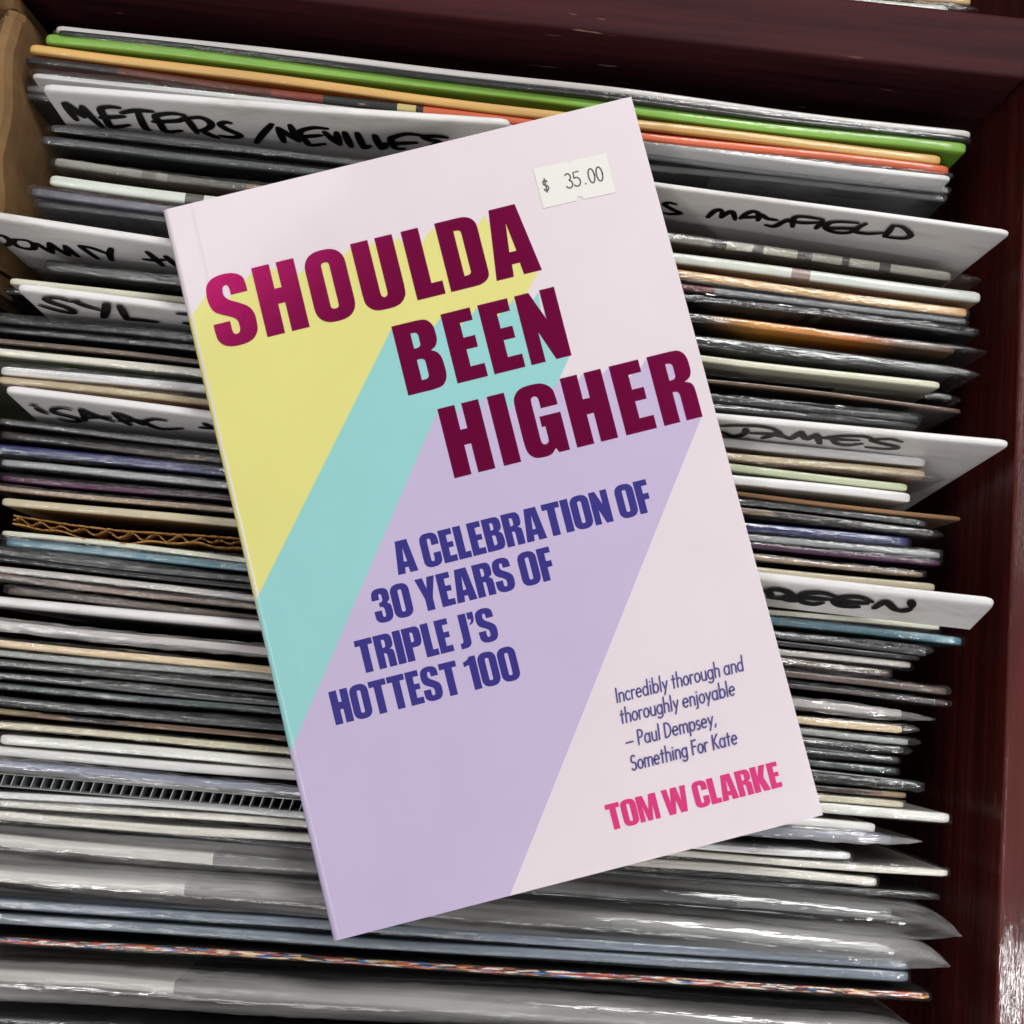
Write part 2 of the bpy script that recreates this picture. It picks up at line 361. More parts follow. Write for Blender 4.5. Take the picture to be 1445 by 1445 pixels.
# ------------------------------------------------------------------ record crate (dark mahogany rack)
RIM = 0.010
DEEP = 0.322
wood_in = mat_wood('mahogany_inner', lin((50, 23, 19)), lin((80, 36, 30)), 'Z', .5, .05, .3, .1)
wood_top = mat_wood('mahogany_top', lin((62, 24, 22)), lin((104, 44, 39)), 'Y', .4, .5, 1.0, .9, .06)
wood_back = mat_wood('mahogany_back', lin((40, 18, 21)), lin((76, 34, 38)), 'X', .6, 1.2, .4, .0)
rack = empty('record_rack', at(722, 722, -DEEP-.012))
tag(rack, 'dark red varnished wooden record rack holding the rows of sleeves', 'record rack')
def world_child(o): o.matrix_parent_inverse = rack.matrix_basis.inverted(); return o
def plank(name, quad, z0, z1, mat, parent=rack, bev=.0012, long_axis='X'):
    """plank over a quad seen from above (points in order)"""
    bm = bmesh.new()
    lo = [bm.verts.new((p.x, p.y, z0)) for p in quad]; hi = [bm.verts.new((p.x, p.y, z1)) for p in quad]
    n = len(quad); bm.faces.new(hi); bm.faces.new(lo[::-1])
    for i in range(n): bm.faces.new((lo[i], lo[(i+1) % n], hi[(i+1) % n], hi[i]))
    bmesh.ops.recalc_face_normals(bm, faces=bm.faces)
    # cut long planks so the worn edge can wander a little
    bmesh.ops.bevel(bm, geom=bm.edges[:], offset=bev, segments=3, profile=.5, affect='EDGES')
    me = bpy.data.meshes.new(name); bm.to_mesh(me); bm.free(); me.materials.append(mat)
    o = bpy.data.objects.new(name, me); COL.objects.link(o); o.parent = parent
    o.matrix_parent_inverse = parent.matrix_basis.inverted(); return o
pr0, pr1 = at(1444, 400, RIM), at(1407, 1445, RIM)          # inner edge of the right-hand board
dR = (pr0-pr1).normalized(); nR = Vector((dR.y, -dR.x, 0))
pb0, pb1 = at(450, 3, RIM), at(1445, 111, RIM)              # front edge of the partition behind
dB = (pb1-pb0).normalized(); nB = Vector((-dB.y, dB.x, 0))
def meet(p, d, q, e):
    t = ((q-p).x*e.y-(q-p).y*e.x)/(d.x*e.y-d.y*e.x); return p+d*t
cBR = meet(pr1, dR, pb0, dB)
frontR = pr1-dR*.10
LEFTX = -.215
cBL = pb0-dB*((pb0.x-LEFTX)/dB.x)
frontL = Vector((LEFTX, frontR.y, RIM))
TH = .024
PT = .0215
backR = cBR+nB*.34
plank('side_board', [frontR, cBR-dR*.0, cBR+dR*.36, cBR+dR*.36+nR*.03, frontR+nR*.03], -DEEP, RIM-.0015, wood_top)
plank('partition', [cBL, cBR-dB*.0015, cBR-dB*.0015+nB*PT, cBL+nB*PT], -DEEP, RIM, wood_back)
plank('left_board', [frontL, cBL-dB*.0015, cBL+nB*.36, cBL+nB*.36-Vector((.022, 0, 0)), frontL-Vector((.022, 0, 0))], -DEEP, RIM-.001, wood_in)
plank('front_board', [frontL+Vector((.001, -.003, 0)), frontR+Vector((-.001, -.003, 0)), frontR+Vector((-.001, -.025, 0)), frontL+Vector((.001, -.025, 0))], -DEEP, RIM-.002, wood_in)
plank('bottom_board', [frontL-Vector((.02, .02, 0)), frontR+nR*.03-Vector((0, .02, 0)), cBR+dR*.36+nR*.03, cBL+nB*.36-Vector((.02, 0, 0))], -DEEP-.012, -DEEP-.0005, wood_in)

# ------------------------------------------------------------------ cardboard box corner on the left
cb = NT('corrugated_card'); vv = cb.coord((30, 30, 30)); f1 = cb.noise(vv, 1, 4); f2 = cb.noise(cb.coord((8, 8, 400)), 1, 2)
cb.set(Base_Color=cb.mix(1., cb.ramp(f1, [(.3, lin((118, 90, 58))), (.7, lin((152, 120, 82)))]), cb.ramp(f2, [(.3, (.86,)*3), (.7, (1.05,)*3)]), 'MULTIPLY'), Roughness=.8, Specular_IOR_Level=.2, Normal=cb.bump(f1, .4, .002))
CARD = cb.m
q0, q1 = at(22, 8, .006), at(-6, 372, .002)
bxr = empty('cardboard_box', ((q0+q1)/2).to_tuple()[:2]+(-DEEP,))
tag(bxr, 'worn brown cardboard box wedged in the left rear corner of the rack', 'cardboard box')
def cardboard_wall(name, a, b, t, z1, mat):
    d = (b-a).normalized(); n = Vector((-d.y, d.x, 0)); V = []; F = []; N = 70
    for i in range(N+1):
        p = a+(b-a)*(i/N); w = .0010*math.sin(i*.26)+.00007*math.sin(i*1.1+1)+.00005*random.random()
        zt = z1+.0008*math.sin(i*.33)+.0003*random.random()-.0025*(i > N-3)
        for (s, z) in ((0, -DEEP), (0, -.16), (0, -.05), (0, zt-.004), (.25, zt-.001), (.6, zt), (1, zt-.003), (1, -.05), (1, -DEEP)):
            e = w*(1 if z > -.1 else .3)
            V.append(p*1.0+n*(s*t+e)); V[-1] = Vector((V[-1].x, V[-1].y, z))
    for i in range(N):
        for k in range(8): F.append((i*9+k, i*9+k+1, (i+1)*9+k+1, (i+1)*9+k))
    F.append(tuple(range(9))); F.append(tuple(range(N*9, N*9+9))[::-1])
    o = mesh_obj(name, V, F, mat, bxr); o.matrix_parent_inverse = bxr.matrix_basis.inverted(); return o
cardboard_wall('box_side', q1, q0, .007, .006, CARD)
q2 = Vector((LEFTX+.004, q0.y+.004, 0)); q3 = Vector((LEFTX+.004, q1.y-.002, 0))
cardboard_wall('box_side', q0+Vector((-.002, .006, 0)), q2, .005, .005, CARD)
cardboard_wall('box_side', q3, q1+Vector((-.002, -.006, 0)), .005, .001, CARD)
# ------------------------------------------------------------------ the paperback
PINK, YEL, CYA, VIO = (233, 222, 229), (231, 227, 138), (152, 214, 214), (201, 187, 221)
ang = math.atan2((RW @ bx_c).y, (RW @ bx_c).x)
BL = CAM + RW @ bo_c
book = empty('paperback_book', (BL.x, BL.y, BOOK_TOP-BOOK_T), (0, 0, ang))
tag(book, 'pastel paperback book with large dark magenta foil title lying across the records', 'book')
RS = .0020
def prof(u):
    if u > .006: return BOOK_T-.00006*math.exp(-((u-.0092)/.00035)**2)
    return BOOK_T if u >= RS else BOOK_T-RS+math.sqrt(max(0, RS*RS-(RS-u)**2))
def clip(poly, u0, keep_right):
    out = []; m = len(poly)
    for i in range(m):
        a, b = poly[i], poly[(i+1) % m]
        ia = (a[0] >= u0) == keep_right; ib = (b[0] >= u0) == keep_right
        if ia: out.append(a)
        if ia != ib:
            t = (u0-a[0])/(b[0]-a[0]); out.append((u0, a[1]+(b[1]-a[1])*t))
    return out
def band(name, pts_px, mat, dz):
    poly = []
    for p in pts_px:
        u, v = cov(*p); poly.append((max(u, 0), min(max(v, .00008), BOOK_H-.00008)))
    V, F = [], []
    br = [0, .00003, .00012, .0003, .0006, .001, RS, RS+.0004, .0080, .0083, .0087, .0090, .0092, .0094, .0097, .0101, .0104]
    for i, u0 in enumerate(br):
        q = clip(poly, u0, True) if u0 > 0 else poly
        if i+1 < len(br): q = clip(q, br[i+1], False) if q else q
        if len(q) < 3: continue
        b = len(V); vs = [Vector((u, v, 0)) for u, v in q]
        for t in tessellate_polygon([vs]):
            a, c, d = (vs[k] for k in t); nz = (c-a).cross(d-a).z
            if abs(nz) < 1e-14: continue
            F.append(tuple(b+k for k in (t if nz > 0 else t[::-1])))
        for u, v in q:
            s = max(0, (RS-u)/RS); V.append(Vector((u-dz*s, v, prof(u)+dz*(1-s*.6))))
    o = mesh_obj(name, V, F, mat, book)
    bm = bmesh.new(); bm.from_mesh(o.data); bmesh.ops.remove_doubles(bm, verts=bm.verts, dist=1e-6); bm.to_mesh(o.data); bm.free()
    for p_ in o.data.polygons: p_.use_smooth = True
    return o
# cover: one folded sheet (front, rounded spine, back)
out_p = [(BOOK_W, 0)]+[(RS-RS*math.sin(a), RS-RS*math.cos(a)) for a in [math.pi/2*i/6 for i in range(7)]]
out_p += [(RS-RS*math.cos(a), BOOK_T-RS+RS*math.sin(a)) for a in [math.pi/2*i/24 for i in range(25)]]+[(u, prof(u)) for u in (RS+.0004, .0080, .0083, .0087, .0090, .0092, .0094, .0097, .0101, .0104)]+[(BOOK_W, BOOK_T)]
TK = .0004
inn = [(BOOK_W, BOOK_T-TK), (RS, BOOK_T-TK), (TK, BOOK_T-RS), (TK, RS), (RS, TK), (BOOK_W, TK)]
V = [Vector((u, v, z)) for v in (0, BOOK_H) for u, z in out_p+inn]; m = len(out_p)+len(inn)
F = [(i, (i+1) % m, m+(i+1) % m, m+i) for i in range(m)]
c_pink = mat_print('cover_pink', PINK)
cap_t = tessellate_polygon([[Vector((u, z, 0)) for u, z in out_p+inn]])
F += [tuple(t) for t in cap_t]+[tuple(m+k for k in t[::-1]) for t in cap_t]
cover = mesh_obj('cover', V, F, c_pink, book)
bm = bmesh.new(); bm.from_mesh(cover.data); bmesh.ops.recalc_face_normals(bm, faces=bm.faces); bm.to_mesh(cover.data); bm.free()
for p in cover.data.polygons: p.use_smooth = False
pg = NT('paper_edge'); pf = pg.noise(pg.coord((3, 3, 9000), False), 1, 2)
pg.set(Base_Color=pg.ramp(pf, [(.3, lin((196, 188, 170))), (.7, lin((232, 226, 212)))]), Roughness=.85, Specular_IOR_Level=.2)
box_obj('pages', (.0012, .0006, TK+.0001), (BOOK_W-.0006, BOOK_H-.0006, BOOK_T-TK-.0001), pg.m, book)
# colour bands that trail from the three title words
band('yellow_band', [(265.5, 453), (291, 416), (320, 425), (346, 396), (356, 384), (383, 379), (419, 389), (430, 380), (458, 357), (487, 360), (494, 351), (506, 362), (519, 351.5), (526, 341.5), (540, 355), (555, 343), (562, 335.5), (575, 352), (594, 345), (608, 325), (640, 317), (672, 321), (684, 304), (700, 335), (721, 294), (759, 384.5), (744, 413), (640, 520), (420, 840), (363, 862), (361, 855)], mat_print('cover_yellow', YEL), .00004)
band('blue_band', [(361.3, 847), (540, 489.5), (552, 465), (586, 459), (614.5, 460), (621.5, 448), (640, 470), (667, 443), (674.5, 432.5), (700, 450), (718, 431.5), (724, 422.5), (738, 460), (752, 424.5), (760, 412), (765, 450), (780, 407), (804, 502.5), (790, 533), (778, 560), (700, 640), (450, 1080), (410, 1075), (408, 1065)], mat_print('cover_blue', CYA), .00008)
band('violet_band', [(409, 1063), (479.5, 900), (600, 621), (616, 585), (640, 600), (649, 578), (654, 573), (680, 590), (679, 565), (685, 560.5), (700, 580), (720, 577), (727, 564), (742, 556), (758, 546), (772, 558), (783, 546.5), (790.5, 535), (815, 560), (817, 535), (824, 526), (840, 560), (850.5, 528), (859, 519), (880, 540), (906, 517), (911, 509), (930, 506), (956, 502), (968, 530), (976, 560), (990, 588.5), (949, 690), (720, 1266), (710, 1275), (472, 1340), (468, 1328.5)], mat_print('cover_violet', VIO), .00012)
# title in foil: every letter fitted to its measured left and right foot on the baseline
foil = NT('magenta_foil'); ff = foil.noise(foil.coord((260, 260, 260), False), 1, 3)
foil.set(Base_Color=lin((160, 20, 90)), Metallic=.85, Roughness=.2, Normal=foil.bump(ff, .035, .0004), Specular_IOR_Level=.5)
ink = Ink(BOOK_T+.00017)
def title(word_, bl, tl, spans):
    u0, v0 = cov(*bl); u1, v1 = cov(*tl); cap = v1-v0
    for ch, a, b in spans: set_letter(ink, ch, u0+a*cap, u0+b*cap, v0, cap)
TITLE_ROWS = [
 ('SHOULDA', (377.7, 476.1), (354.7, 379.0), [('S', -.686, -.094), ('H', 0, .60), ('O', .72, 1.292), ('U', 1.412, 2.007), ('L', 2.136, 2.538), ('D', 2.619, 3.19), ('A', 3.268, 3.916)]),
 ('BEEN', (576.4, 558.6), (552.0, 461.3), [('B', 0, .588), ('E', .702, 1.136), ('E', 1.23, 1.672), ('N', 1.76, 2.332)]),
 ('HIGHER', (641.5, 675.2), (618.0, 577.4), [('H', 0, .586), ('I', .709, .956), ('G', 1.055, 1.656), ('H', 1.76, 2.349), ('E', 2.467, 2.908), ('R', 3.014, 3.575)]),
]
for r in TITLE_ROWS: title(*r)
ink.build('title', foil.m, book)
indigo = mat_flat('indigo_print', (46, 38, 130), .4)
ink = Ink(BOOK_T+.00017)
for txt, bl, tl, br_ in (('A CELEBRATION OF', (562.3, 811.8), (557.8, 770), (913, 685)), ('30 YEARS OF', (532.5, 880.5), (522, 838), (777, 783)),
                    ('TRIPLE J\'S', (510, 951.5), (499.5, 910), (703, 893)), ('HOTTEST 100', (474.2, 1023.5), (465, 982.5), (737, 960))):
    u0, v0 = cov(*bl); u1, _ = cov(*br_); cap = .0104
    word(ink, txt, u0, v0, cap, u1-u0, .04, .19)
ink.build('subtitle', indigo, book)
ink = Ink(BOOK_T+.00017)
u0, v0 = cov(866.3, 1171.0); ul, _ = cov(853.0, 1138.5); u1, _ = cov(1104.5, 1109)
word(ink, 'TOM W CLARKE', ul, v0, .0079, u1-ul, .03, .2)
ink.build('author_name', mat_flat('pink_print', (216, 48, 122), .4), book)
ink = Ink(BOOK_T+.00017)
for txt, bl, br_ in (('Incredibly thorough and', (870.5, 991.5), (1052, 947)), ('thoroughly enjoyable', (877, 1021), (1040, 981)),
                     ('– Paul Dempsey,', (884, 1055), (1014, 1025)), ('Something For Kate', (892, 1087), (1043, 1049))):
    u0, v0 = cov(*bl); u1, _ = cov(*br_)
    script_line(ink, txt, u0, v0, .0043, u1-u0-.0005, .00052)
ink.build('quotation', mat_flat('indigo_text', (84, 76, 140), .45), book)
# price sticker
st_px = [(752.3, 238.5), (801, 228.5), (803, 231.5), (806, 230.5), (808.5, 226.5), (855.5, 216.5), (869, 272), (824, 281.5), (821.5, 278), (815.5, 277.5), (813.5, 283.5), (767, 294.5)]
sp = [cov(*p) for p in st_px]
V = [Vector((u, v, BOOK_T+z)) for z in (.0001, .0002) for u, v in sp]; m = len(sp)
tr = tessellate_polygon([[Vector((u, v, 0)) for u, v in sp]])
F = [tuple(m+k for k in t) for t in tr]+[(i, (i+1) % m, m+(i+1) % m, m+i) for i in range(m)]
stick = mesh_obj('price_sticker', V, F, mat_flat('sticker_paper', (234, 234, 228), .6, .3), book)
bm = bmesh.new(); bm.from_mesh(stick.data); bmesh.ops.recalc_face_normals(bm, faces=bm.faces); bm.to_mesh(stick.data); bm.free()
stick['label'] = 'white notched price sticker reading $ 35.00'
ink = Ink(BOOK_T+.00023)
su = Vector(cov(869, 272))-Vector(cov(767, 294.5)); su.normalize(); sv = Vector((-su.y, su.x))
o_ = Vector(cov(800.5, 266.5))
def stick_ch(ch, org, cap, wk, pen):
    for s_ in SG[ch][1]:
        ink.stroke([tuple(org+su*(x*wk)+sv*(y*cap)) for x, y in s_], pen)
x = 0
for ch in '35.00':
    stick_ch(ch, o_+su*x, .0047, .0044, .00052); x += .0026 if ch != '.' else .0022
stick_ch('$', Vector(cov(768.5, 271.5)), .0040, .0034, .00052)
pr = ink.build('price', mat_flat('sticker_ink', (96, 96, 94), .6), stick)
# ------------------------------------------------------------------ sleeves and dividers
D = 0.3145
lean_w = ray(628, 965); lean_w = lean_w/(-lean_w.z)          # per metre of depth

def mat_jacket(name, top, face, rough=.4, coat=.5, segs=None, mott=.25, soft=False, band=.0016, specks=None, smear=1.0):
    t = NT(name)
    tc = t.n('ShaderNodeTexCoord'); sx = t.n('ShaderNodeSeparateXYZ'); t.l(tc.outputs['Object'], sx.inputs[0])
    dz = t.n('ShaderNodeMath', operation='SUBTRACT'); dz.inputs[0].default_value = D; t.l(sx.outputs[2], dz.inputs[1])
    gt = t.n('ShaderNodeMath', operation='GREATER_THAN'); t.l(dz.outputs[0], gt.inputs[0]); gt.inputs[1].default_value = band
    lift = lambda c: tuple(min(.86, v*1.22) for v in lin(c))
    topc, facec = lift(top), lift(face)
    if segs:       # printed colours that change along the sleeve
        ml = t.n('ShaderNodeMath', operation='DIVIDE'); t.l(sx.outputs[0], ml.inputs[0]); ml.inputs[1].default_value = .33
        topc = t.ramp(ml.outputs[0], [(p, lift(c)) for p, c in segs], not soft)
    if specks:     # busy many-coloured print
        sv = t.n('ShaderNodeMapping'); sv.inputs['Scale'].default_value = (95*smear, 900*smear, 700*smear); t.l(tc.outputs['Object'], sv.inputs[0])
        vo = t.n('ShaderNodeTexVoronoi'); vo.inputs['Scale'].default_value = 2.6; t.l(sv.outputs[0], vo.inputs['Vector'])
        sc = t.n('ShaderNodeSeparateColor'); t.l(vo.outputs['Color'], sc.inputs[0])
        topc = t.ramp(sc.outputs[0], [(p, lift(c)) for p, c in specks], True)
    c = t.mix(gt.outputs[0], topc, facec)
    f = t.noise(t.coord((14, 400, 60)), 1, 4, .6); g = t.noise(t.coord((60, 300, 300)), 1, 3)
    c = t.mix(1., c, t.ramp(f, [(.28, (1-mott*.8,)*3), (.72, (1+mott*.5,)*3)]), 'MULTIPLY')
    c = t.mix(1., c, t.ramp(g, [(.3, (1-mott*.35,)*3), (.7, (1.0,)*3)]), 'MULTIPLY')
    wear = t.ramp(t.noise(t.coord((110, 420, 420)), 1, 4, .7), [(.66, (0, 0, 0)), (.74, (.55, .55, .55))])
    c = t.mix(wear, c, lin((172, 164, 150)))
    t.set(Base_Color=c, Roughness=rough, Coat_Weight=coat, Specular_IOR_Level=.4, Normal=t.bump(g, .12, .0004))
    t.b.inputs['Coat Roughness'].default_value = .06
    t.b.inputs['Coat Normal'].default_value = (0, 0, 0)
    t.l(t.bump(t.noise(t.coord((70, 500, 420)), 1, 3), .35, .0008), t.b.inputs['Coat Normal'])
    return t.m

def mat_film(name, milk, gloss_k, wr, scale, dark=None, base=.05, gr=.06, cloudy=False):
    t = NT(name); t.t.nodes.remove(t.b)
    a = t.noise(t.coord(scale), 1, 4, .62); b = t.noise(t.coord((22, 60, 60)), 1, 3)
    n = t.bump(a, wr, .0011, t.bump(b, wr*.8, .003))
    tr = t.n('ShaderNodeBsdfTransparent'); tr.inputs[0].default_value = (.96, .97, .97, 1)
    df = t.n('ShaderNodeBsdfDiffuse'); df.inputs[0].default_value = (*(dark or (.62, .63, .64)), 1); t.l(n, df.inputs['Normal'])
    gl = t.n('ShaderNodeBsdfGlossy'); gl.inputs['Roughness'].default_value = gr; gl.inputs[0].default_value = (1, 1, 1, 1); t.l(n, gl.inputs['Normal'])
    lw = t.n('ShaderNodeLayerWeight'); lw.inputs['Blend'].default_value = .22; t.l(n, lw.inputs['Normal'])
    k = t.n('ShaderNodeMath', operation='MULTIPLY_ADD', use_clamp=True); t.l(lw.outputs['Fresnel'], k.inputs[0]); k.inputs[1].default_value = gloss_k; ms = t.n('ShaderNodeMath', operation='MULTIPLY'); t.l(t.ramp(t.noise(t.coord((9, 40, 40)), 1, 2), [(.38, (.15,)*3), (.66, (1.5,)*3)]), ms.inputs[0]); ms.inputs[1].default_value = base; t.l(ms.outputs[0], k.inputs[2])
    m1 = t.n('ShaderNodeMixShader'); t.l(tr.outputs[0], m1.inputs[1]); t.l(df.outputs[0], m1.inputs[2])
    mk = t.n('ShaderNodeMath', operation='MULTIPLY'); mk.inputs[1].default_value = milk*2; t.l(t.ramp(t.noise(t.coord((5, 130, 130)), 1, 3), [(.36, (.04,)*3), (.66, (1,)*3)]) if cloudy else b, mk.inputs[0]); t.l(mk.outputs[0], m1.inputs[0])
    m2 = t.n('ShaderNodeMixShader'); t.l(k.outputs[0], m2.inputs[0]); t.l(m1.outputs[0], m2.inputs[1]); t.l(gl.outputs[0], m2.inputs[2])
    t.l(m2.outputs[0], t.out.inputs['Surface']); return t.m
FILM = {'c': mat_film('clear_film', .012, .16, .45, (34, 420, 420)),
        'k': mat_film('crinkled_film', .03, .25, .85, (64, 300, 300)),
        'p': mat_film('loose_film', .20, .6, .45, (12, 220, 220), (.86, .86, .85), .05, .09, True)}

def shell(name, mat, root, lx, ly, x0, x1, t, dtop=0., dbot=None, rnd=.30, er=.0025, wob=.0003, seed=0, N=46, belly=0., crink=0., ends=True, taper=(0, 0), yoff=0., arc=5, drop=(0, 0), slope=0., tpow=1.3, sq=.72, side=0.):
    """an upright sheet with a rounded top edge: x along, thickness t across, depth down"""
    rng = random.Random(seed); dbot = dbot or D
    ph = [rng.uniform(0, 6.28) for _ in range(8)]
    rt = min(t*rnd, .012)
    prof_ = [(-1, dbot)]+[(-1, q) for q in (.15, .06, .025) if q < dbot]
    prof_.append((-1, .012+rt*.3) if rt < .01 else (-1, rt*1.15))
    prof_ += [(-math.cos(math.pi/2*i/arc)**sq, rt*(1-math.sin(math.pi/2*i/arc)**sq)) for i in range(arc)]+[(0, 0)]
    prof_ = prof_+[(-s, d) for s, d in prof_[-2::-1]]
    xs = [x0, x0+er*.12, x0+er*.4, x0+er]+[x0+er+(x1-x0-2*er)*i/N for i in range(1, N)]+[x1-er, x1-er*.4, x1-er*.12, x1]
    V, F = [], []; m = len(prof_)
    for x in xs:
        e = min(x-x0, x1-x); k = min(1, e/er); rc = 1-math.sqrt(max(0, 1-(1-k)**2)); th = t*(1-.55*rc)
        fx = (x-x0)/(x1-x0)
        if taper[1] and x > x1-taper[1]: th *= 1-.93*((x-(x1-taper[1]))/taper[1])**tpow
        if taper[0] and x < x0+taper[0]: th *= 1-.93*(((x0+taper[0])-x)/taper[0])**1.3
        dr = 0; ysh = side*(t-th)/2 if x > x1-taper[1] else 0
        if drop[1] and x > x1-taper[1]: dr = drop[1]*((x-(x1-taper[1]))/taper[1])**2
        wy = wob*(math.sin(x*19+ph[0])+.6*math.sin(x*47+ph[1])); wz = wob*.6*(math.sin(x*23+ph[2])+.5*math.sin(x*61+ph[3]))
        b_ = belly*(.6+.4*math.sin(x*31+ph[4]))
        for s, d in prof_:
            dd = d+dtop+er*.7*rc*(1 if d < .05 else 0)+dr*(1 if d < .05 else 0)
            yy = s*th/2*(1+b_*math.exp(-((d-.016)/.012)**2))+yoff+ysh
            cz = 0
            if crink and d < .05:
                cz = crink*(rng.random()-.5); yy += crink*(rng.random()-.5)
            f_ = 1-dd/D
            h = D-dd+wz*(d < .1)+cz+slope*fx*(dd < .2)
            V.append(Vector((x-lx*f_*D, yy+wy*f_-ly*f_*D, h)))
    n = len(xs)
    for i in range(n-1):
        for j in range(m-1): F.append((i*m+j, (i+1)*m+j, (i+1)*m+j+1, i*m+j+1))
    if ends:
        F.append(tuple(range(m))); F.append(tuple((n-1)*m+j for j in range(m))[::-1])
    return mesh_obj(name, V, F, mat, root, smooth=True)

class Place:
    """frame of one upright sheet from its two measured top corners"""
    def __init__(s, xl, yl, xr_, yr_, z, full=.315, z2=None):
        s.p0, s.p1 = at(xl, yl, z), at(xr_, yr_, z if z2 is None else z2); s.dz = s.p1.z-s.p0.z; s.p1.z = z; s.d = (s.p1-s.p0).normalized()
        if xl <= 5 and full and (s.p1-s.p0).length < full: s.p0 = s.p1-s.d*full
        s.L = (s.p1-s.p0).length; s.n = Vector((-s.d.y, s.d.x, 0)); s.z = z
        s.lx, s.ly = lean_w.dot(s.d), lean_w.dot(s.n)
        s.base = s.p0+lean_w*D
    def root(s, name): return empty(name, s.base, (0, 0, math.atan2(s.d.y, s.d.x)))

W_, BK, DK = (226, 225, 220), (20, 22, 24), (38, 40, 42)
GROUP = 'record sleeves standing upright in the rack'
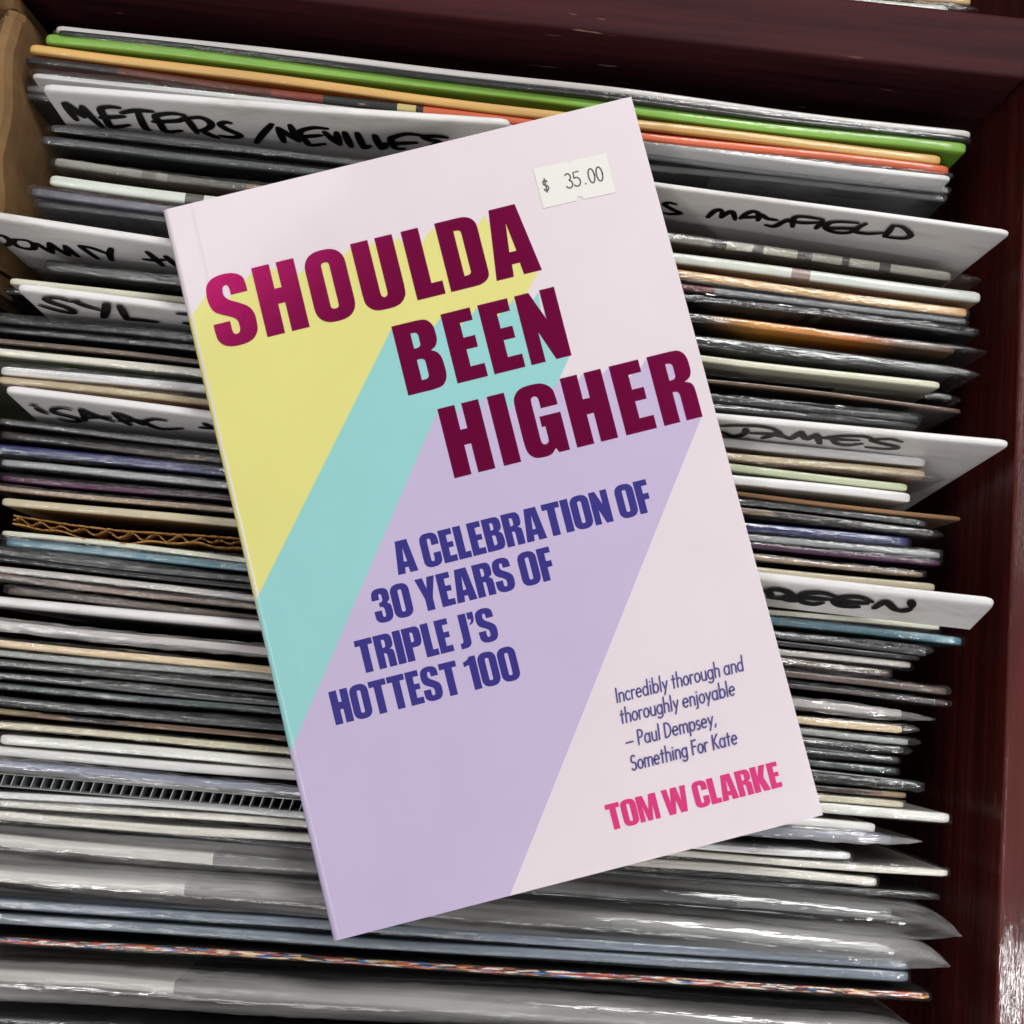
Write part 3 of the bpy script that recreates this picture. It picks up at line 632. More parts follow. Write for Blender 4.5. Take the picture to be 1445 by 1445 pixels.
# xl, yl, xr, yr, thickness px, spine colour, face colour, look, film (kind, right overhang px), label
REC = [
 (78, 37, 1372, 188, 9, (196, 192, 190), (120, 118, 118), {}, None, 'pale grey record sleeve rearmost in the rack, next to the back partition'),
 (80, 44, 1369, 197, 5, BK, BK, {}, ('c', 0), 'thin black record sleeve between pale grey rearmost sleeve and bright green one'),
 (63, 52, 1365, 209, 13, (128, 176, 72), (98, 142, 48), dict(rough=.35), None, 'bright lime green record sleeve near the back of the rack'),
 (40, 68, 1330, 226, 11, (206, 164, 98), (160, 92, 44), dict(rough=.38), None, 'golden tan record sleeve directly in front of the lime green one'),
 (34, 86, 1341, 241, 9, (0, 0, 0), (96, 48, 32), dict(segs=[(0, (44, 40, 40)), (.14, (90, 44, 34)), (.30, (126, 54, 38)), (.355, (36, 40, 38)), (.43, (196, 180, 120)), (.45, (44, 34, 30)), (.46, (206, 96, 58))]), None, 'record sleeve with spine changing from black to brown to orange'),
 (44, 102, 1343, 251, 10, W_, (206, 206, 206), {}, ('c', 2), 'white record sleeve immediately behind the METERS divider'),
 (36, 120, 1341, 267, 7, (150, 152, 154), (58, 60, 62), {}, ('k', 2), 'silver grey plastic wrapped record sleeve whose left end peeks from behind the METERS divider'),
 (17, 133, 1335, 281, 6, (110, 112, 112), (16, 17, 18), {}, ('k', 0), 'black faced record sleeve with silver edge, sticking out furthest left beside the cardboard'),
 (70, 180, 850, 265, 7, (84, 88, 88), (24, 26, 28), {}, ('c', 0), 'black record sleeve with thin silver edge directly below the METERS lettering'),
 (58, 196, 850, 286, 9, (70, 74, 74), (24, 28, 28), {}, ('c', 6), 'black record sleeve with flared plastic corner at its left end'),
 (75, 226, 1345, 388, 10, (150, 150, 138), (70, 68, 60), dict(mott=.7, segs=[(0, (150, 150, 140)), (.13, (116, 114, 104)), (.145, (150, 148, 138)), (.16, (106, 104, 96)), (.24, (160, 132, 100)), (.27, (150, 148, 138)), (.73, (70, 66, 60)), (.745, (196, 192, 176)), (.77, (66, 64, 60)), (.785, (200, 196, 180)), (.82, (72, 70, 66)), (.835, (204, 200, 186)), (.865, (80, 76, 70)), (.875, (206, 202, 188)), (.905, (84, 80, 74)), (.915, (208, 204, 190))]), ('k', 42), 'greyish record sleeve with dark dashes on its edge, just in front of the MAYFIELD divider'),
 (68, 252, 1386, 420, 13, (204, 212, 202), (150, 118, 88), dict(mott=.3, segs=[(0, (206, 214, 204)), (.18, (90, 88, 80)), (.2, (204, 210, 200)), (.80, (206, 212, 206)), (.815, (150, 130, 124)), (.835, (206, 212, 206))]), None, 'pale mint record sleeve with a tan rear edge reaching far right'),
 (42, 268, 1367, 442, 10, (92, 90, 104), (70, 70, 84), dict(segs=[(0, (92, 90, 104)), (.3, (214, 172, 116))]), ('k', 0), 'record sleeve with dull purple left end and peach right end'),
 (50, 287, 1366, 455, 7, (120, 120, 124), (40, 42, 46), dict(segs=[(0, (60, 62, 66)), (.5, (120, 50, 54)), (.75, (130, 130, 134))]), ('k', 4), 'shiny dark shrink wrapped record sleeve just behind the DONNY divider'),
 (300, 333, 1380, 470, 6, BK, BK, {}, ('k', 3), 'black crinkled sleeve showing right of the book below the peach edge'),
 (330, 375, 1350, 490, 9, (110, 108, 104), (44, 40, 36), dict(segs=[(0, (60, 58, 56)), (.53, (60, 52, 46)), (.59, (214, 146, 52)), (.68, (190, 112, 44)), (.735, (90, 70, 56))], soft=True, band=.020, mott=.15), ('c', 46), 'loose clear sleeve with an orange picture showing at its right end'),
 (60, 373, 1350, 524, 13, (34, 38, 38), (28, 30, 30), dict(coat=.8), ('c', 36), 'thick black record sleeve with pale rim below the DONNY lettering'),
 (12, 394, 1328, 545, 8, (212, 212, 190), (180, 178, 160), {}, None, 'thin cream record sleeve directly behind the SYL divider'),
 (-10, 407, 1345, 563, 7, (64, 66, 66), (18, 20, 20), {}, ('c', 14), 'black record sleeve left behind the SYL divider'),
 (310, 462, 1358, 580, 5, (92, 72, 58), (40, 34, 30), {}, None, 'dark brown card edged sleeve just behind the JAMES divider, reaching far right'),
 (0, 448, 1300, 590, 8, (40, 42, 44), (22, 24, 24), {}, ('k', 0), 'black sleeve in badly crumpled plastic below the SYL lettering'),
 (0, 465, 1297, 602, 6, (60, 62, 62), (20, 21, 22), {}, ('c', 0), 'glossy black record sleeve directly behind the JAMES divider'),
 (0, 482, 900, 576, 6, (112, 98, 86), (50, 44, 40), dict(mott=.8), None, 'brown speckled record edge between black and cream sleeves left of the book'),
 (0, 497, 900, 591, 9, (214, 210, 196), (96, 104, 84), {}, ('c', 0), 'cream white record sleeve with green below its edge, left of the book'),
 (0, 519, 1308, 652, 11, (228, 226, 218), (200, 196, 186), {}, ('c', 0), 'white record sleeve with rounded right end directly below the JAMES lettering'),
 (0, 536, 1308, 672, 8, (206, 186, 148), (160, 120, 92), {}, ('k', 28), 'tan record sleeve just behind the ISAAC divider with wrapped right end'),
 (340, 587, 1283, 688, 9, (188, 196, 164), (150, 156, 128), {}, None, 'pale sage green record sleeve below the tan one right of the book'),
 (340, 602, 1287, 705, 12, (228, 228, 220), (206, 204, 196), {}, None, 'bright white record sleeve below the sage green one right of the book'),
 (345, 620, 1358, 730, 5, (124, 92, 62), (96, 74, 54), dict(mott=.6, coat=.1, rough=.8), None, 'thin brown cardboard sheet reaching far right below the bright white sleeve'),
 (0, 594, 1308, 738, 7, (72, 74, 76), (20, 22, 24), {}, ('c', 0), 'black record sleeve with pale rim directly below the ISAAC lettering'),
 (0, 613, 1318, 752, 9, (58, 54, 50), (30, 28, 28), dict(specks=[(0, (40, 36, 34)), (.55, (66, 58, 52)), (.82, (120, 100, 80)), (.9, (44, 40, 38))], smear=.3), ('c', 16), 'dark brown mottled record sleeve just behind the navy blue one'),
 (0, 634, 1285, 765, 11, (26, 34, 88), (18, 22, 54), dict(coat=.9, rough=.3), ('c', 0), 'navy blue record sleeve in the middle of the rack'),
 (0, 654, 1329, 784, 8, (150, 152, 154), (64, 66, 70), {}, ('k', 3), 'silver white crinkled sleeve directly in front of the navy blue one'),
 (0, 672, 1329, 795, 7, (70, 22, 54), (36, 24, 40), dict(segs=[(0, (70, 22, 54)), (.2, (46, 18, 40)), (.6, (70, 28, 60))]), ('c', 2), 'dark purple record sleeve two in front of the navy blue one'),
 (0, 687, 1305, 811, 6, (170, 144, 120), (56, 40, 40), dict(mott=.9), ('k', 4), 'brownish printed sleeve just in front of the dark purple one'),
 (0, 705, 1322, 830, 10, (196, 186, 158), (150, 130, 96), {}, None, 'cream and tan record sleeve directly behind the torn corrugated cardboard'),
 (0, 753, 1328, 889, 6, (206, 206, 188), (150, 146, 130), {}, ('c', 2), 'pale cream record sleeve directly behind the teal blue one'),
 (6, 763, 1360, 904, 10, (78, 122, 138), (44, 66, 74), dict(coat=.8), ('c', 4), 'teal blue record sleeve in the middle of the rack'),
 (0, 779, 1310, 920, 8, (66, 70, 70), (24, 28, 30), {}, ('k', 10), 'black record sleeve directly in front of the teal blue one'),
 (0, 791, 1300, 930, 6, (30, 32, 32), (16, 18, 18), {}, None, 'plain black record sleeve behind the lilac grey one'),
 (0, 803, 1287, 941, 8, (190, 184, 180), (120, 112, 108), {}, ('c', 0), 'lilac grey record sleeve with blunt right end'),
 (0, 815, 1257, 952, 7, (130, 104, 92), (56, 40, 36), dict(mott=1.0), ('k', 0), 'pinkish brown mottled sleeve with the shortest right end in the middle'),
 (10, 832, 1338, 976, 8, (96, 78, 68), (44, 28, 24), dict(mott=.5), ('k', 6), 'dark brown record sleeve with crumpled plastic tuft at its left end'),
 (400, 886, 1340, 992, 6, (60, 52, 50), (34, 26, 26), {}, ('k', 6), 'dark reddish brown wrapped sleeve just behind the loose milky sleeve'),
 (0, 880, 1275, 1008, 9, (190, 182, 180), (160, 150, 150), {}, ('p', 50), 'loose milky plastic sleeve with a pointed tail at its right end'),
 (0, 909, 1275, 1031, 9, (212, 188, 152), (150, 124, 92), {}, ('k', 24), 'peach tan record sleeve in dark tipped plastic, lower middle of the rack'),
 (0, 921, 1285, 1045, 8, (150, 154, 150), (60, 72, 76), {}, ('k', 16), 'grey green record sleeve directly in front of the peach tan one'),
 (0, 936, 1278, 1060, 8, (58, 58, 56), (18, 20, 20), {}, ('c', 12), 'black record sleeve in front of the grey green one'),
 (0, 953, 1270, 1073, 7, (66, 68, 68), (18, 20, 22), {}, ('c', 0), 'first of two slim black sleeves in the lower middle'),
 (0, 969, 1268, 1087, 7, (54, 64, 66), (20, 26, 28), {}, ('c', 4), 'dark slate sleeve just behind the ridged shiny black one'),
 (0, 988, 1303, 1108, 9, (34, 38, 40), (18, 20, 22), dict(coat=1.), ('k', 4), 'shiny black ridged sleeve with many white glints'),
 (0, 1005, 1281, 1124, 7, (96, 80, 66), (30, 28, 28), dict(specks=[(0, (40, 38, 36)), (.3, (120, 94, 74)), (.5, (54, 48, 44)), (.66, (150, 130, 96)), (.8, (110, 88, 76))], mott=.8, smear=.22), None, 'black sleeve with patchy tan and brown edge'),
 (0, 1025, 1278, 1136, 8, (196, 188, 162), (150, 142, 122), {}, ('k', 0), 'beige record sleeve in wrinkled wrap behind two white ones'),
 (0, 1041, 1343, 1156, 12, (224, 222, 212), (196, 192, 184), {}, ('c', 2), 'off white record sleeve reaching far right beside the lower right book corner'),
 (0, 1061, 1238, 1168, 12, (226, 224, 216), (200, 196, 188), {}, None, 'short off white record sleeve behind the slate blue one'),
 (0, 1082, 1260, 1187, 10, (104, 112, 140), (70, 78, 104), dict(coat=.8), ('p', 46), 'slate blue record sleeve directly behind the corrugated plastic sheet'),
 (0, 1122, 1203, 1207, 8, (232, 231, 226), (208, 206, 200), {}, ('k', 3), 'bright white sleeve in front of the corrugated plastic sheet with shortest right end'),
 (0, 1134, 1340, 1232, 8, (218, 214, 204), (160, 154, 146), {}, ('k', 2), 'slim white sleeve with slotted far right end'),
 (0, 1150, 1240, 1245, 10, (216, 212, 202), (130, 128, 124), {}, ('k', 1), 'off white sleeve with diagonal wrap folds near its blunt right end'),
 (0, 1158, 1325, 1267, 5, (40, 42, 42), (20, 22, 22), {}, ('k', 3), 'black crumpled sleeve just behind the two puffy clear sleeves'),
]
LOW = {120: -.010, 133: -.010, 407: -.012}     # sleeves sitting lower in the rack
def px_mm(p): return .405/FOC*p
items = []
for i, r in enumerate(REC):
    items.append((i, r, Place(*r[:4], LOW.get(r[1], 0.0)+.0010*math.sin(i*2.3))))
# thickness never reaches the next sleeve
def ymid(pl, x): t = (x-pl.p0.x)/(pl.d.x); return pl.p0.y+pl.d.y*t
for k, (i, r, pl) in enumerate(items):
    t = px_mm(r[4])*1.12; gs = []
    for q in (k-1, k+1):
        if 0 <= q < len(items):
            for x in (-.15, -.05, .05, .13):
                if all(o.p0.x-.02 < x < o.p1.x+.02 for o in (pl, items[q][2])): gs.append(abs(ymid(items[q][2], x)-ymid(pl, x)))
    if gs: t = min(t, (sum(gs)/len(gs)*.85+min(gs)*.15)*1.06-.0001)
    t = max(t, .0011)
    root = pl.root('record_sleeve'); tag(root, r[9], 'record', GROUP)
    film = r[8]; inset = .0006
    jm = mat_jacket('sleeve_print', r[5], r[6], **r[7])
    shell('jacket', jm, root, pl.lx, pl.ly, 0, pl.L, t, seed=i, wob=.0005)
    if film:
        kind, over = film; ov = px_mm(over)
        if kind == 'p':
            shell('plastic_sleeve', FILM['p'], root, pl.lx, pl.ly, -.004, pl.L+ov, t+.0016, dtop=-.0022, seed=i+500, wob=.0005, N=90, crink=.0007, ends=False, taper=(0, ov+.012), belly=.35, drop=(0, .004))
        else:
            shell('plastic_sleeve', FILM[kind], root, pl.lx, pl.ly, -.0015, pl.L+max(ov, .0008), t+.0007, dtop=-.0007, seed=i+500, wob=.0005, N=110, crink=.00025 if kind == 'c' else .0005, ends=False, taper=(0, ov*.9 if over > 5 else 0))
# ------------------------------------------------------------------ roomy clear sleeves at the front
def roomy(xl, yl, xr_, yr_, tfilm, label, inner, segs, depth_in=.007, z=.003, film='p', tj=.004, wid=.010):
    pl = Place(xl, yl, xr_, yr_, z, .345); root = pl.root('record_sleeve'); tag(root, label, 'record', GROUP)
    jm = mat_jacket('inner_print', inner, inner, segs=segs, band=1.0, rough=.5, coat=.2, mott=.3)
    shell('jacket', jm, root, pl.lx, pl.ly, .006, pl.L-.022, tj, dtop=depth_in, seed=int(yl)+3, wob=.0004)
    shell('plastic_sleeve', FILM[film], root, pl.lx, pl.ly, -.002, pl.L, tfilm, rnd=.55, seed=int(yl), wob=.0006, N=100, crink=.0004, ends=False, taper=(.02, .030), arc=8, drop=(0, .003), tpow=3.6, side=-.6, sq=1.)
    return root
roomy(0, 1192, 1368, 1306, .0128, 'larger puffy clear plastic sleeve over white and grey card, its tip reaching furthest right', (120, 120, 120), [(0, (214, 210, 204)), (.335, (84, 84, 84)), (.50, (44, 46, 48)), (.72, (70, 72, 74)), (.86, (112, 114, 114))])
roomy(0, 1240, 1352, 1351, .0118, 'smaller puffy clear plastic sleeve just behind the blue grey pair', (70, 72, 74), [(0, (206, 202, 196)), (.32, (46, 48, 50)), (.5, (34, 37, 40)), (.75, (66, 70, 72)), (.88, (92, 96, 98))])
REC2 = [
 (0, 1276, 1285, 1362, 12, (112, 122, 136), (84, 94, 108), dict(rough=.45), ('c', 1), 'rear blue grey record sleeve of the pair in front of the puffy clear sleeves'),
 (0, 1297, 1284, 1380, 13, (112, 122, 134), (78, 88, 100), dict(rough=.45), ('c', 1), 'front blue grey record sleeve of the pair, behind the many coloured edge'),
 (0, 1327, 1314, 1406, 8, (150, 90, 60), (18, 18, 20), dict(specks=[(0, (30, 28, 28)), (.22, (180, 84, 50)), (.36, (206, 190, 170)), (.5, (164, 60, 40)), (.6, (30, 30, 32)), (.7, (206, 160, 60)), (.76, (52, 112, 180)), (.84, (214, 206, 196)), (.92, (150, 50, 50))], band=.0012), ('c', 1), 'record sleeve with thin many coloured printed edge near the bottom of the photo'),
]
for i, r in enumerate(REC2):
    pl = Place(*r[:4], .001); root = pl.root('record_sleeve'); tag(root, r[9], 'record', GROUP)
    t = px_mm(r[4])
    shell('jacket', mat_jacket('sleeve_print', r[5], r[6], **r[7]), root, pl.lx, pl.ly, 0, pl.L, t, seed=i+70, wob=.0002)
    shell('plastic_sleeve', FILM['c'], root, pl.lx, pl.ly, -.0015, pl.L+.0008, t+.0008, dtop=-.0007, seed=i+570, wob=.0002, N=90, crink=.0003, ends=False)
# pale dividing line between the blue grey pair
roomy(0, 1388, 1330, 1470, .0125, 'puffy dark plastic sleeve with white inner at its left, along the bottom of the photo', (34, 34, 36), [(0, (196, 190, 184)), (.325, (30, 30, 34)), (.6, (22, 22, 24))], film='p', z=.001)
pl = Place(0, 1442, 1300, 1520, 0); root = pl.root('record_sleeve'); tag(root, 'plain black record sleeve frontmost, cut by the bottom edge of the photo', 'record', GROUP)
shell('jacket', mat_jacket('sleeve_print', BK, BK), root, pl.lx, pl.ly, 0, pl.L, .003, seed=99)
shell('plastic_sleeve', FILM['c'], root, pl.lx, pl.ly, -.0015, pl.L+.001, .0038, dtop=-.0008, seed=98, N=60, crink=.0004, ends=False)

# ------------------------------------------------------------------ torn corrugated cardboard and corrugated plastic
def corrugated(name, xl, yl, xr_, yr_, h, pitch, wave, mat, label, cat, z, ragged=0., tk=.00035, seed=0, slant=0.):
    pl = Place(xl, yl, xr_, yr_, z, .0); root = pl.root(name); tag(root, label, cat)
    rng = random.Random(seed)
    def sheet(part, yf, ragged_, top=0., th=tk, n=150):
        V, F = [], []
        lo = None
        for i in range(n+1):
            x = pl.L*i/n; y = yf(x); rag = ragged_*(rng.random()**1.6) ; zt = D-top-rag
            for (yy, zz) in ((y-th/2, 0), (y-th/2, D-.02), (y-th/2, zt), (y+th/2, zt+.0001), (y+th/2, D-.02), (y+th/2, 0)):
                f = zz/D; V.append(Vector((x-pl.lx*f*D, yy-pl.ly*f*D, zz)))
            if i:
                for j in range(6): F.append(((i-1)*6+j, i*6+j, i*6+(j+1) % 6, (i-1)*6+(j+1) % 6))
        F.append(tuple(range(6))[::-1]); F.append(tuple(n*6+j for j in range(6)))
        return mesh_obj(part, V, F, mat, root)
    w = lambda x: .0009*math.sin(x*60+seed)*(ragged > 0)
    sheet('liner', lambda x: -h/2+w(x)+(.0005*math.sin(x*140)+.0004*math.sin(x*420+1)-.0006*math.exp(-((x-.03)/.02)**2) if ragged else 0), ragged)
    sheet('liner', lambda x: h/2+w(x), ragged)
    if wave:
        sheet('fluting', lambda x: (h/2-tk*1.2)*math.sin(x*2*math.pi/pitch+.8*math.sin(x*90))*(.7+.3*math.sin(x*47))+w(x)+(.0003*math.sin(x*700) if ragged else 0), ragged, .0004, tk, 420)
    else:
        V, F = [], []; nn = int(pl.L/pitch)
        for i in range(nn):
            x = (i+.5)*pitch; bb = len(V)
            for (yy, sx) in ((-h/2+tk/2+.00002, -slant), (h/2-tk/2-.00002, slant)):
                for xx in (x-tk*.5+sx, x+tk*.5+sx):
                    for zz in (0, D-.0002): V.append(Vector((xx-pl.lx*zz, yy-pl.ly*zz, zz)))
            for q in ((0, 1, 3, 2), (4, 6, 7, 5), (0, 4, 5, 1), (2, 3, 7, 6), (1, 5, 7, 3), (0, 2, 6, 4)): F.append(tuple(bb+k for k in q))
        mesh_obj('ribs', V, F, mat, root)
    return root
KRAFT = NT('kraft_board'); kf = KRAFT.noise(KRAFT.coord((60, 200, 200)), 1, 4)
KRAFT.set(Base_Color=KRAFT.ramp(kf, [(.3, lin((148, 106, 58))), (.7, lin((186, 142, 88)))]), Roughness=.85, Specular_IOR_Level=.15)
corrugated('torn_cardboard', 18, 734, 640, 803, .0030, .0075, True, KRAFT.m, 'torn brown corrugated cardboard sheet with open wavy flutes left of the book', 'cardboard sheet', .0015, .0022, .00045, 3)
FLUTE = NT('grey_fluted_plastic'); FLUTE.set(Base_Color=lin((150, 154, 154)), Roughness=.4, Specular_IOR_Level=.4)
corrugated('corrugated_plastic_sheet', -60, 1095, 640, 1156, .0040, .00328, False, FLUTE.m, 'grey corrugated plastic sheet showing a row of open cells left of the book', 'plastic sheet', .0012, 0, .00035, 5, .0005)

# ------------------------------------------------------------------ written dividers
INKM = mat_flat('black_marker', (18, 17, 18), .4)
dm = NT('divider_plastic'); dn = dm.noise(dm.coord((20, 200, 60)), 1, 3); dn2 = dm.noise(dm.coord((120, 300, 300)), 1, 3)
dst = dm.ramp(dm.noise(dm.coord((40, 160, 160)), 1, 5, .7), [(.52, (1, 1, 1)), (.68, (.84, .81, .76))])
dm.set(Base_Color=dm.mix(1., dm.ramp(dn, [(.3, lin((228, 227, 228))), (.7, lin((244, 243, 242)))]), dst, 'MULTIPLY'), Roughness=.38, Specular_IOR_Level=.4, Coat_Weight=.12, Normal=dm.bump(dn2, .08, .0005))
dm.b.inputs['Coat Roughness'].default_value = .1
DGROUP = 'white handwritten dividers between the records'
def divider(xl, yl, xr_, yr_, th, z, label, strokes, off, sc, pen, z2=None, ex=0., dbot=None):
    pl = Place(xl, yl, xr_, yr_, z, 0, z2); lw = lean_w+Vector((0, -ex, 0))
    pl.lx, pl.ly, pl.base = lw.dot(pl.d), lw.dot(pl.n), pl.p0+lw*D; root = pl.root('divider_card'); tag(root, label, 'divider', DGROUP)
    t = px_mm(th)
    shell('card', dm.m, root, pl.lx, pl.ly, 0, pl.L, t, seed=int(xl+yl), wob=.0002, er=.003, rnd=.7, slope=pl.dz, dbot=dbot)
    if strokes:
        # marker lines follow the front face of the card
        R = Matrix((pl.d, pl.n, Vector((0, 0, 1)))); nrm = lw.cross(pl.d*pl.L+Vector((0, 0, pl.dz))).normalized()
        if nrm.y > 0: nrm = -nrm
        pf = pl.p0-pl.n*(t/2)+nrm*.00045
        V, F = [], []
        for k, st in enumerate(strokes):
            P = []
            for q in (catmull(st, n=5) if len(st) > 2 else [Vector(st[0]).lerp(Vector(st[1]), j/5) for j in range(6)]):
                P.append(at_plane(off[0]+q[0]*sc, off[1]+q[1]*sc, pf+nrm*(k*2e-6), nrm))
            b = len(V); m = len(P)
            def loc(p):
                return R @ (p-pl.base)
            for j in range(m):
                dd = (P[min(j+1, m-1)]-P[max(j-1, 0)]).normalized(); w = nrm.cross(dd)
                k_ = .55+.45*math.sin(math.pi*min(1, (j+.6)/(m-.2)))**.5
                # chisel tip: broader across the letter than along
                h = pen*.5*k_
                V += [loc(P[j]+w*h), loc(P[j]-w*h)]
            for j in range(m-1): F.append((b+2*j, b+2*j+1, b+2*j+3, b+2*j+2))
            for e, s_ in ((0, -1), (m-1, 1)):
                dd = (P[min(e+1, m-1)]-P[max(e-1, 0)]).normalized(); w = nrm.cross(dd); bb = len(V); h = (V[b+2*e]-V[b+2*e+1]).length/2
                for a in range(1, 5):
                    an = math.pi*a/5; V.append(loc(P[e]+w*h*math.cos(an)+dd*s_*h*math.sin(an)))
                F.append((b+2*e, bb, bb+1, bb+2, bb+3, b+2*e+1))
        mesh_obj('handwriting', V, F, INKM, root)
    return root
def trace(off, sc, strokes): return [[(off[0]+x*sc, off[1]+y*sc) for x, y in st] for st in strokes]
meters = trace((80, 130), .1869, [[(55, 88), (100, 150), (150, 212)], [(70, 85), (140, 140), (205, 190)], [(205, 190), (200, 150), (190, 110)], [(190, 110), (260, 190), (340, 262)],
    [(470, 120), (390, 113), (330, 130), (368, 200), (400, 255), (440, 264), (545, 250)], [(335, 195), (505, 185)],
    [(490, 158), (600, 140), (720, 148)], [(610, 145), (635, 210), (668, 272), (695, 285)],
    [(960, 175), (880, 163), (800, 168), (745, 185), (780, 240), (812, 290), (850, 300), (940, 292)], [(730, 225), (850, 222), (930, 215), (975, 190)],
    [(975, 195), (1010, 240), (1060, 310)], [(975, 200), (1080, 193), (1150, 222), (1165, 255), (1130, 280), (1070, 295)], [(1090, 290), (1150, 320), (1215, 345)],
    [(1310, 235), (1270, 228), (1235, 245), (1280, 280), (1370, 318), (1380, 335), (1320, 342), (1235, 330)]])
nev = trace((350, 160), .2076, [[(160, 75), (100, 140), (55, 200)], [(205, 100), (225, 150), (245, 195)], [(215, 105), (280, 150), (345, 190)], [(345, 190), (310, 130), (285, 80)],
    [(535, 105), (450, 98), (370, 115), (350, 140), (390, 185), (425, 216), (520, 208)], [(370, 160), (495, 150)],
    [(520, 128), (570, 175), (620, 212)], [(620, 212), (610, 170), (600, 130)], [(655, 130), (680, 185), (700, 228)], [(740, 135), (765, 190), (785, 235)], [(785, 235), (825, 222)],
    [(860, 150), (880, 195), (905, 240)], [(905, 240), (940, 225)], [(1180, 150), (1080, 141), (1000, 158), (970, 175), (985, 215), (1010, 240), (1060, 240)], [(930, 208), (1140, 200)],
    [(1350, 165), (1270, 155), (1195, 160), (1230, 180), (1300, 195), (1250, 215)]])
divider(59, 122, 720, 172, 12, .020, 'white divider lettered METERS / NEVILLES in black marker', meters+nev, (0, 0), 1, .0028, .0105)
divider(640, 219, 1427, 328, 8, .007, 'white divider lettered S MAYFIELD at the upper right', trace((935, 270), .2491, [
    [(75, 74), (35, 65), (12, 76), (60, 105), (100, 125), (40, 129), (5, 122)],
    [(255, 148), (290, 115), (325, 105), (340, 125)], [(340, 125), (335, 148)], [(330, 150), (365, 125), (392, 115), (404, 135), (410, 162)],
    [(440, 155), (470, 130), (510, 115), (540, 125), (545, 150), (538, 167)], [(450, 150), (550, 145)],
    [(566, 134), (594, 156), (646, 164)], [(712, 160), (676, 178), (630, 200), (584, 192)],
    [(735, 202), (745, 152), (800, 145), (905, 160)], [(700, 170), (800, 180), (880, 178)], [(908, 165), (890, 190), (868, 212)],
    [(1105, 180), (1000, 174), (940, 182), (925, 212), (985, 235), (1055, 235), (1110, 210)], [(925, 210), (1110, 212)],
    [(1152, 185), (1110, 205), (1092, 230), (1160, 241), (1245, 237)], [(1305, 195), (1280, 230), (1255, 258)], [(1305, 195), (1360, 205), (1405, 245), (1380, 266), (1320, 266), (1255, 258)]]), (0, 0), 1, .0023, .021)
divider(-60, 293, 560, 392, 12, .021, 'white divider lettered DONNY H at the left edge', trace((0, 325), .173, [
    [(-30, 45), (20, 45), (70, 75), (85, 100), (50, 122), (-30, 128)], [(160, 78), (118, 78), (108, 105), (150, 135), (220, 152), (275, 148), (272, 115), (220, 85), (160, 78)],
    [(300, 108), (360, 148), (425, 186)], [(405, 105), (470, 155), (555, 204)], [(425, 186), (412, 140), (402, 108)], [(530, 128), (580, 170), (635, 215)], [(555, 204), (545, 160), (535, 128)],
    [(650, 130), (720, 180), (795, 232)], [(655, 128), (760, 150), (880, 195)], [(905, 150), (895, 200), (908, 245)],
    [(1200, 180), (1270, 240), (1325, 290)], [(1175, 238), (1250, 246), (1340, 242)], [(1350, 215), (1400, 260), (1450, 300)]]), (0, 0), 1, .0026, .003)
divider(23, 405, 620, 478, 12, .019, 'white divider lettered SYL with a worn left corner', trace((40, 410), .1592, [
    [(440, 97), (370, 100), (280, 74), (200, 68), (155, 80), (200, 112), (320, 150), (395, 185), (380, 202), (280, 187), (170, 157), (100, 135)],
    [(400, 100), (500, 140), (640, 180)], [(685, 120), (682, 180), (662, 242)], [(700, 122), (690, 180), (676, 240)], [(805, 140), (840, 200), (870, 258)], [(870, 258), (980, 264), (1140, 282)],
    [(1330, 208), (1420, 215)], [(1385, 292), (1440, 300)]]), (0, 0), 1, .0028, .0)
divider(6, 549, 600, 621, 12, .020, 'white divider lettered iSAAC at the left, cut corner', trace((30, 560), .1869, [
    [(75, 65), (105, 68)], [(110, 85), (145, 110), (195, 130)], [(368, 100), (300, 88), (236, 98), (262, 128), (350, 150), (424, 170), (430, 188), (350, 186), (280, 166)],
    [(445, 98), (470, 140), (482, 184)], [(445, 98), (540, 140), (700, 190)], [(470, 160), (670, 158)], [(695, 125), (760, 180), (825, 216)], [(695, 125), (780, 150), (920, 215)], [(740, 185), (930, 185)],
    [(1090, 182), (1000, 172), (930, 190), (960, 215), (1060, 245), (1215, 242)], [(1355, 235), (1440, 242)], [(1380, 205), (1440, 235)]]), (0, 0), 1, .0024, .0, .08)
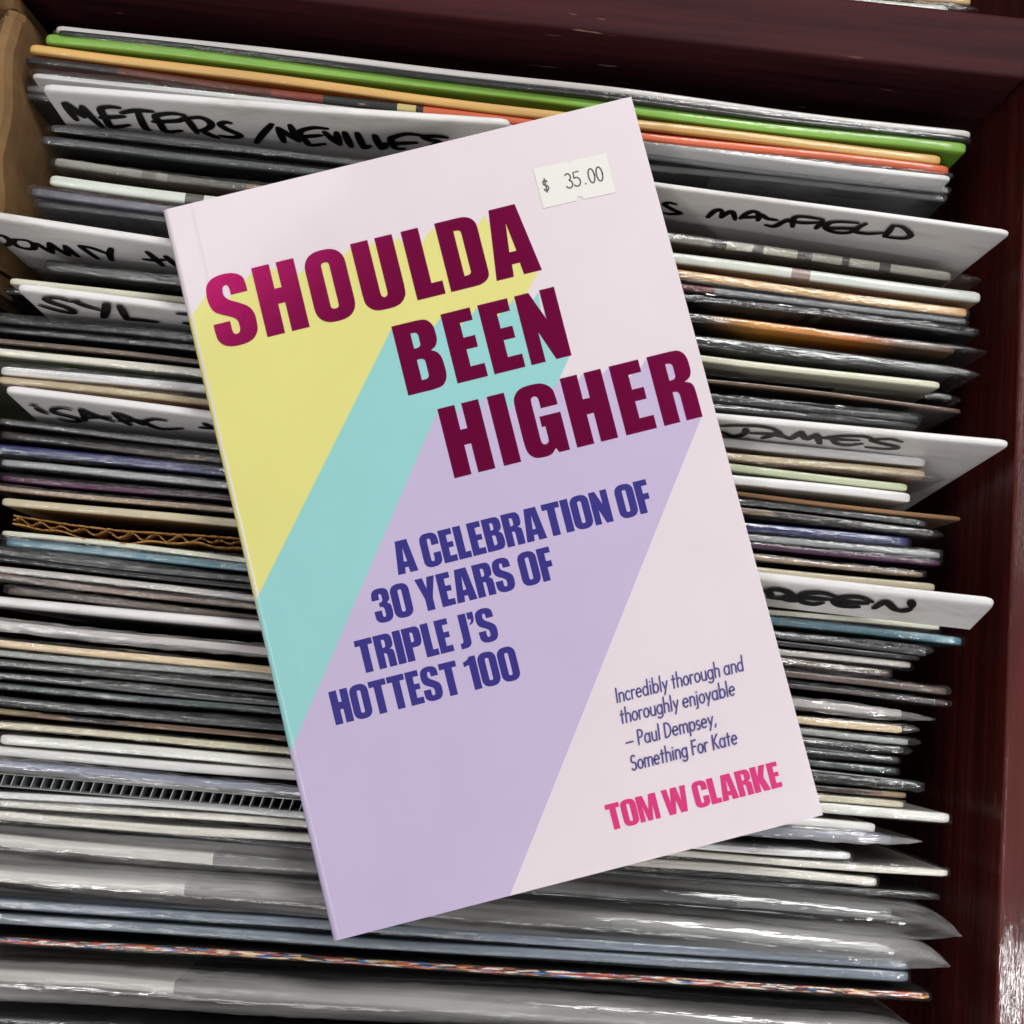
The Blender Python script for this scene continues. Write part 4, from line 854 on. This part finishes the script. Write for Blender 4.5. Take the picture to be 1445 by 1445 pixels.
divider(420, 534, 1426, 624, 11, .0, 'white divider lettered JAMES at the right', trace((1000, 590), .2007, [
    [(85, 58), (200, 54), (340, 58), (430, 72), (490, 95)], [(262, 80), (260, 108)], [(262, 105), (220, 125), (160, 128), (100, 100)], [(490, 95), (505, 122), (575, 150)], [(490, 100), (430, 128), (380, 142)], [(300, 108), (430, 115), (520, 135)],
    [(582, 146), (650, 100)], [(650, 100), (676, 150)], [(694, 152), (760, 116)], [(760, 116), (780, 180)],
    [(840, 135), (960, 127), (1100, 132), (1150, 150)], [(800, 140), (920, 152), (1050, 158)], [(870, 150), (900, 180), (980, 192), (1075, 182)], [(1355, 168), (1280, 150), (1150, 155), (1200, 176), (1310, 200), (1310, 216), (1220, 218), (1110, 206)]]), (0, 0), 1, .0026, .018, .10)
divider(500, 752, 1406, 848, 13, -.010, 'white divider lettered REEN at the right with a rounded tip', trace((1070, 820), .1661, [
    [(60, 85), (140, 73), (220, 85), (280, 120), (200, 147), (90, 140)], [(75, 90), (100, 112), (95, 137)], [(200, 147), (250, 160), (310, 172)],
    [(645, 128), (540, 102), (400, 105), (350, 145), (380, 180), (470, 197), (545, 185)], [(305, 133), (400, 140), (500, 150), (605, 157)],
    [(962, 177), (880, 142), (780, 133), (690, 145), (648, 170), (680, 205), (760, 217), (850, 220)], [(640, 165), (760, 178), (922, 192)],
    [(985, 230), (1040, 195), (1085, 178), (1120, 205), (1160, 240), (1220, 257)], [(1220, 257), (1290, 240)], [(1300, 172), (1305, 218)]]), (0, 0), 1, .0030, .026, .42, .016)
divider(-60, 842, 640, 907, 13, .006, 'blank looking white divider left of the book with ink showing at its top edge', trace((0, 822), .2768, [
    [(500, 232), (600, 236), (690, 242)]]), (0, 0), 1, .0016)

# ------------------------------------------------------------------ the bay behind the partition
pl = Place(560, -52, 1341, 12, 0.004, 0); root = pl.root('record_sleeve'); tag(root, 'pale mint record sleeve in the next bay beyond the partition', 'record')
shell('jacket', mat_jacket('sleeve_print', (196, 200, 188), (176, 150, 116)), root, pl.lx, pl.ly, 0, pl.L, .0032, seed=201)
shell('plastic_sleeve', FILM['k'], root, pl.lx, pl.ly, -.001, pl.L+.010, .0040, dtop=-.0006, seed=202, N=60, crink=.0005, ends=False, taper=(0, .01))
pl = Place(560, -66, 1372, 0, 0.002, 0); root = pl.root('record_sleeve'); tag(root, 'tan edged record sleeve behind the pale mint one beyond the partition', 'record')
shell('jacket', mat_jacket('sleeve_print', (190, 160, 116), (120, 96, 70)), root, pl.lx, pl.ly, 0, pl.L, .003, seed=203)
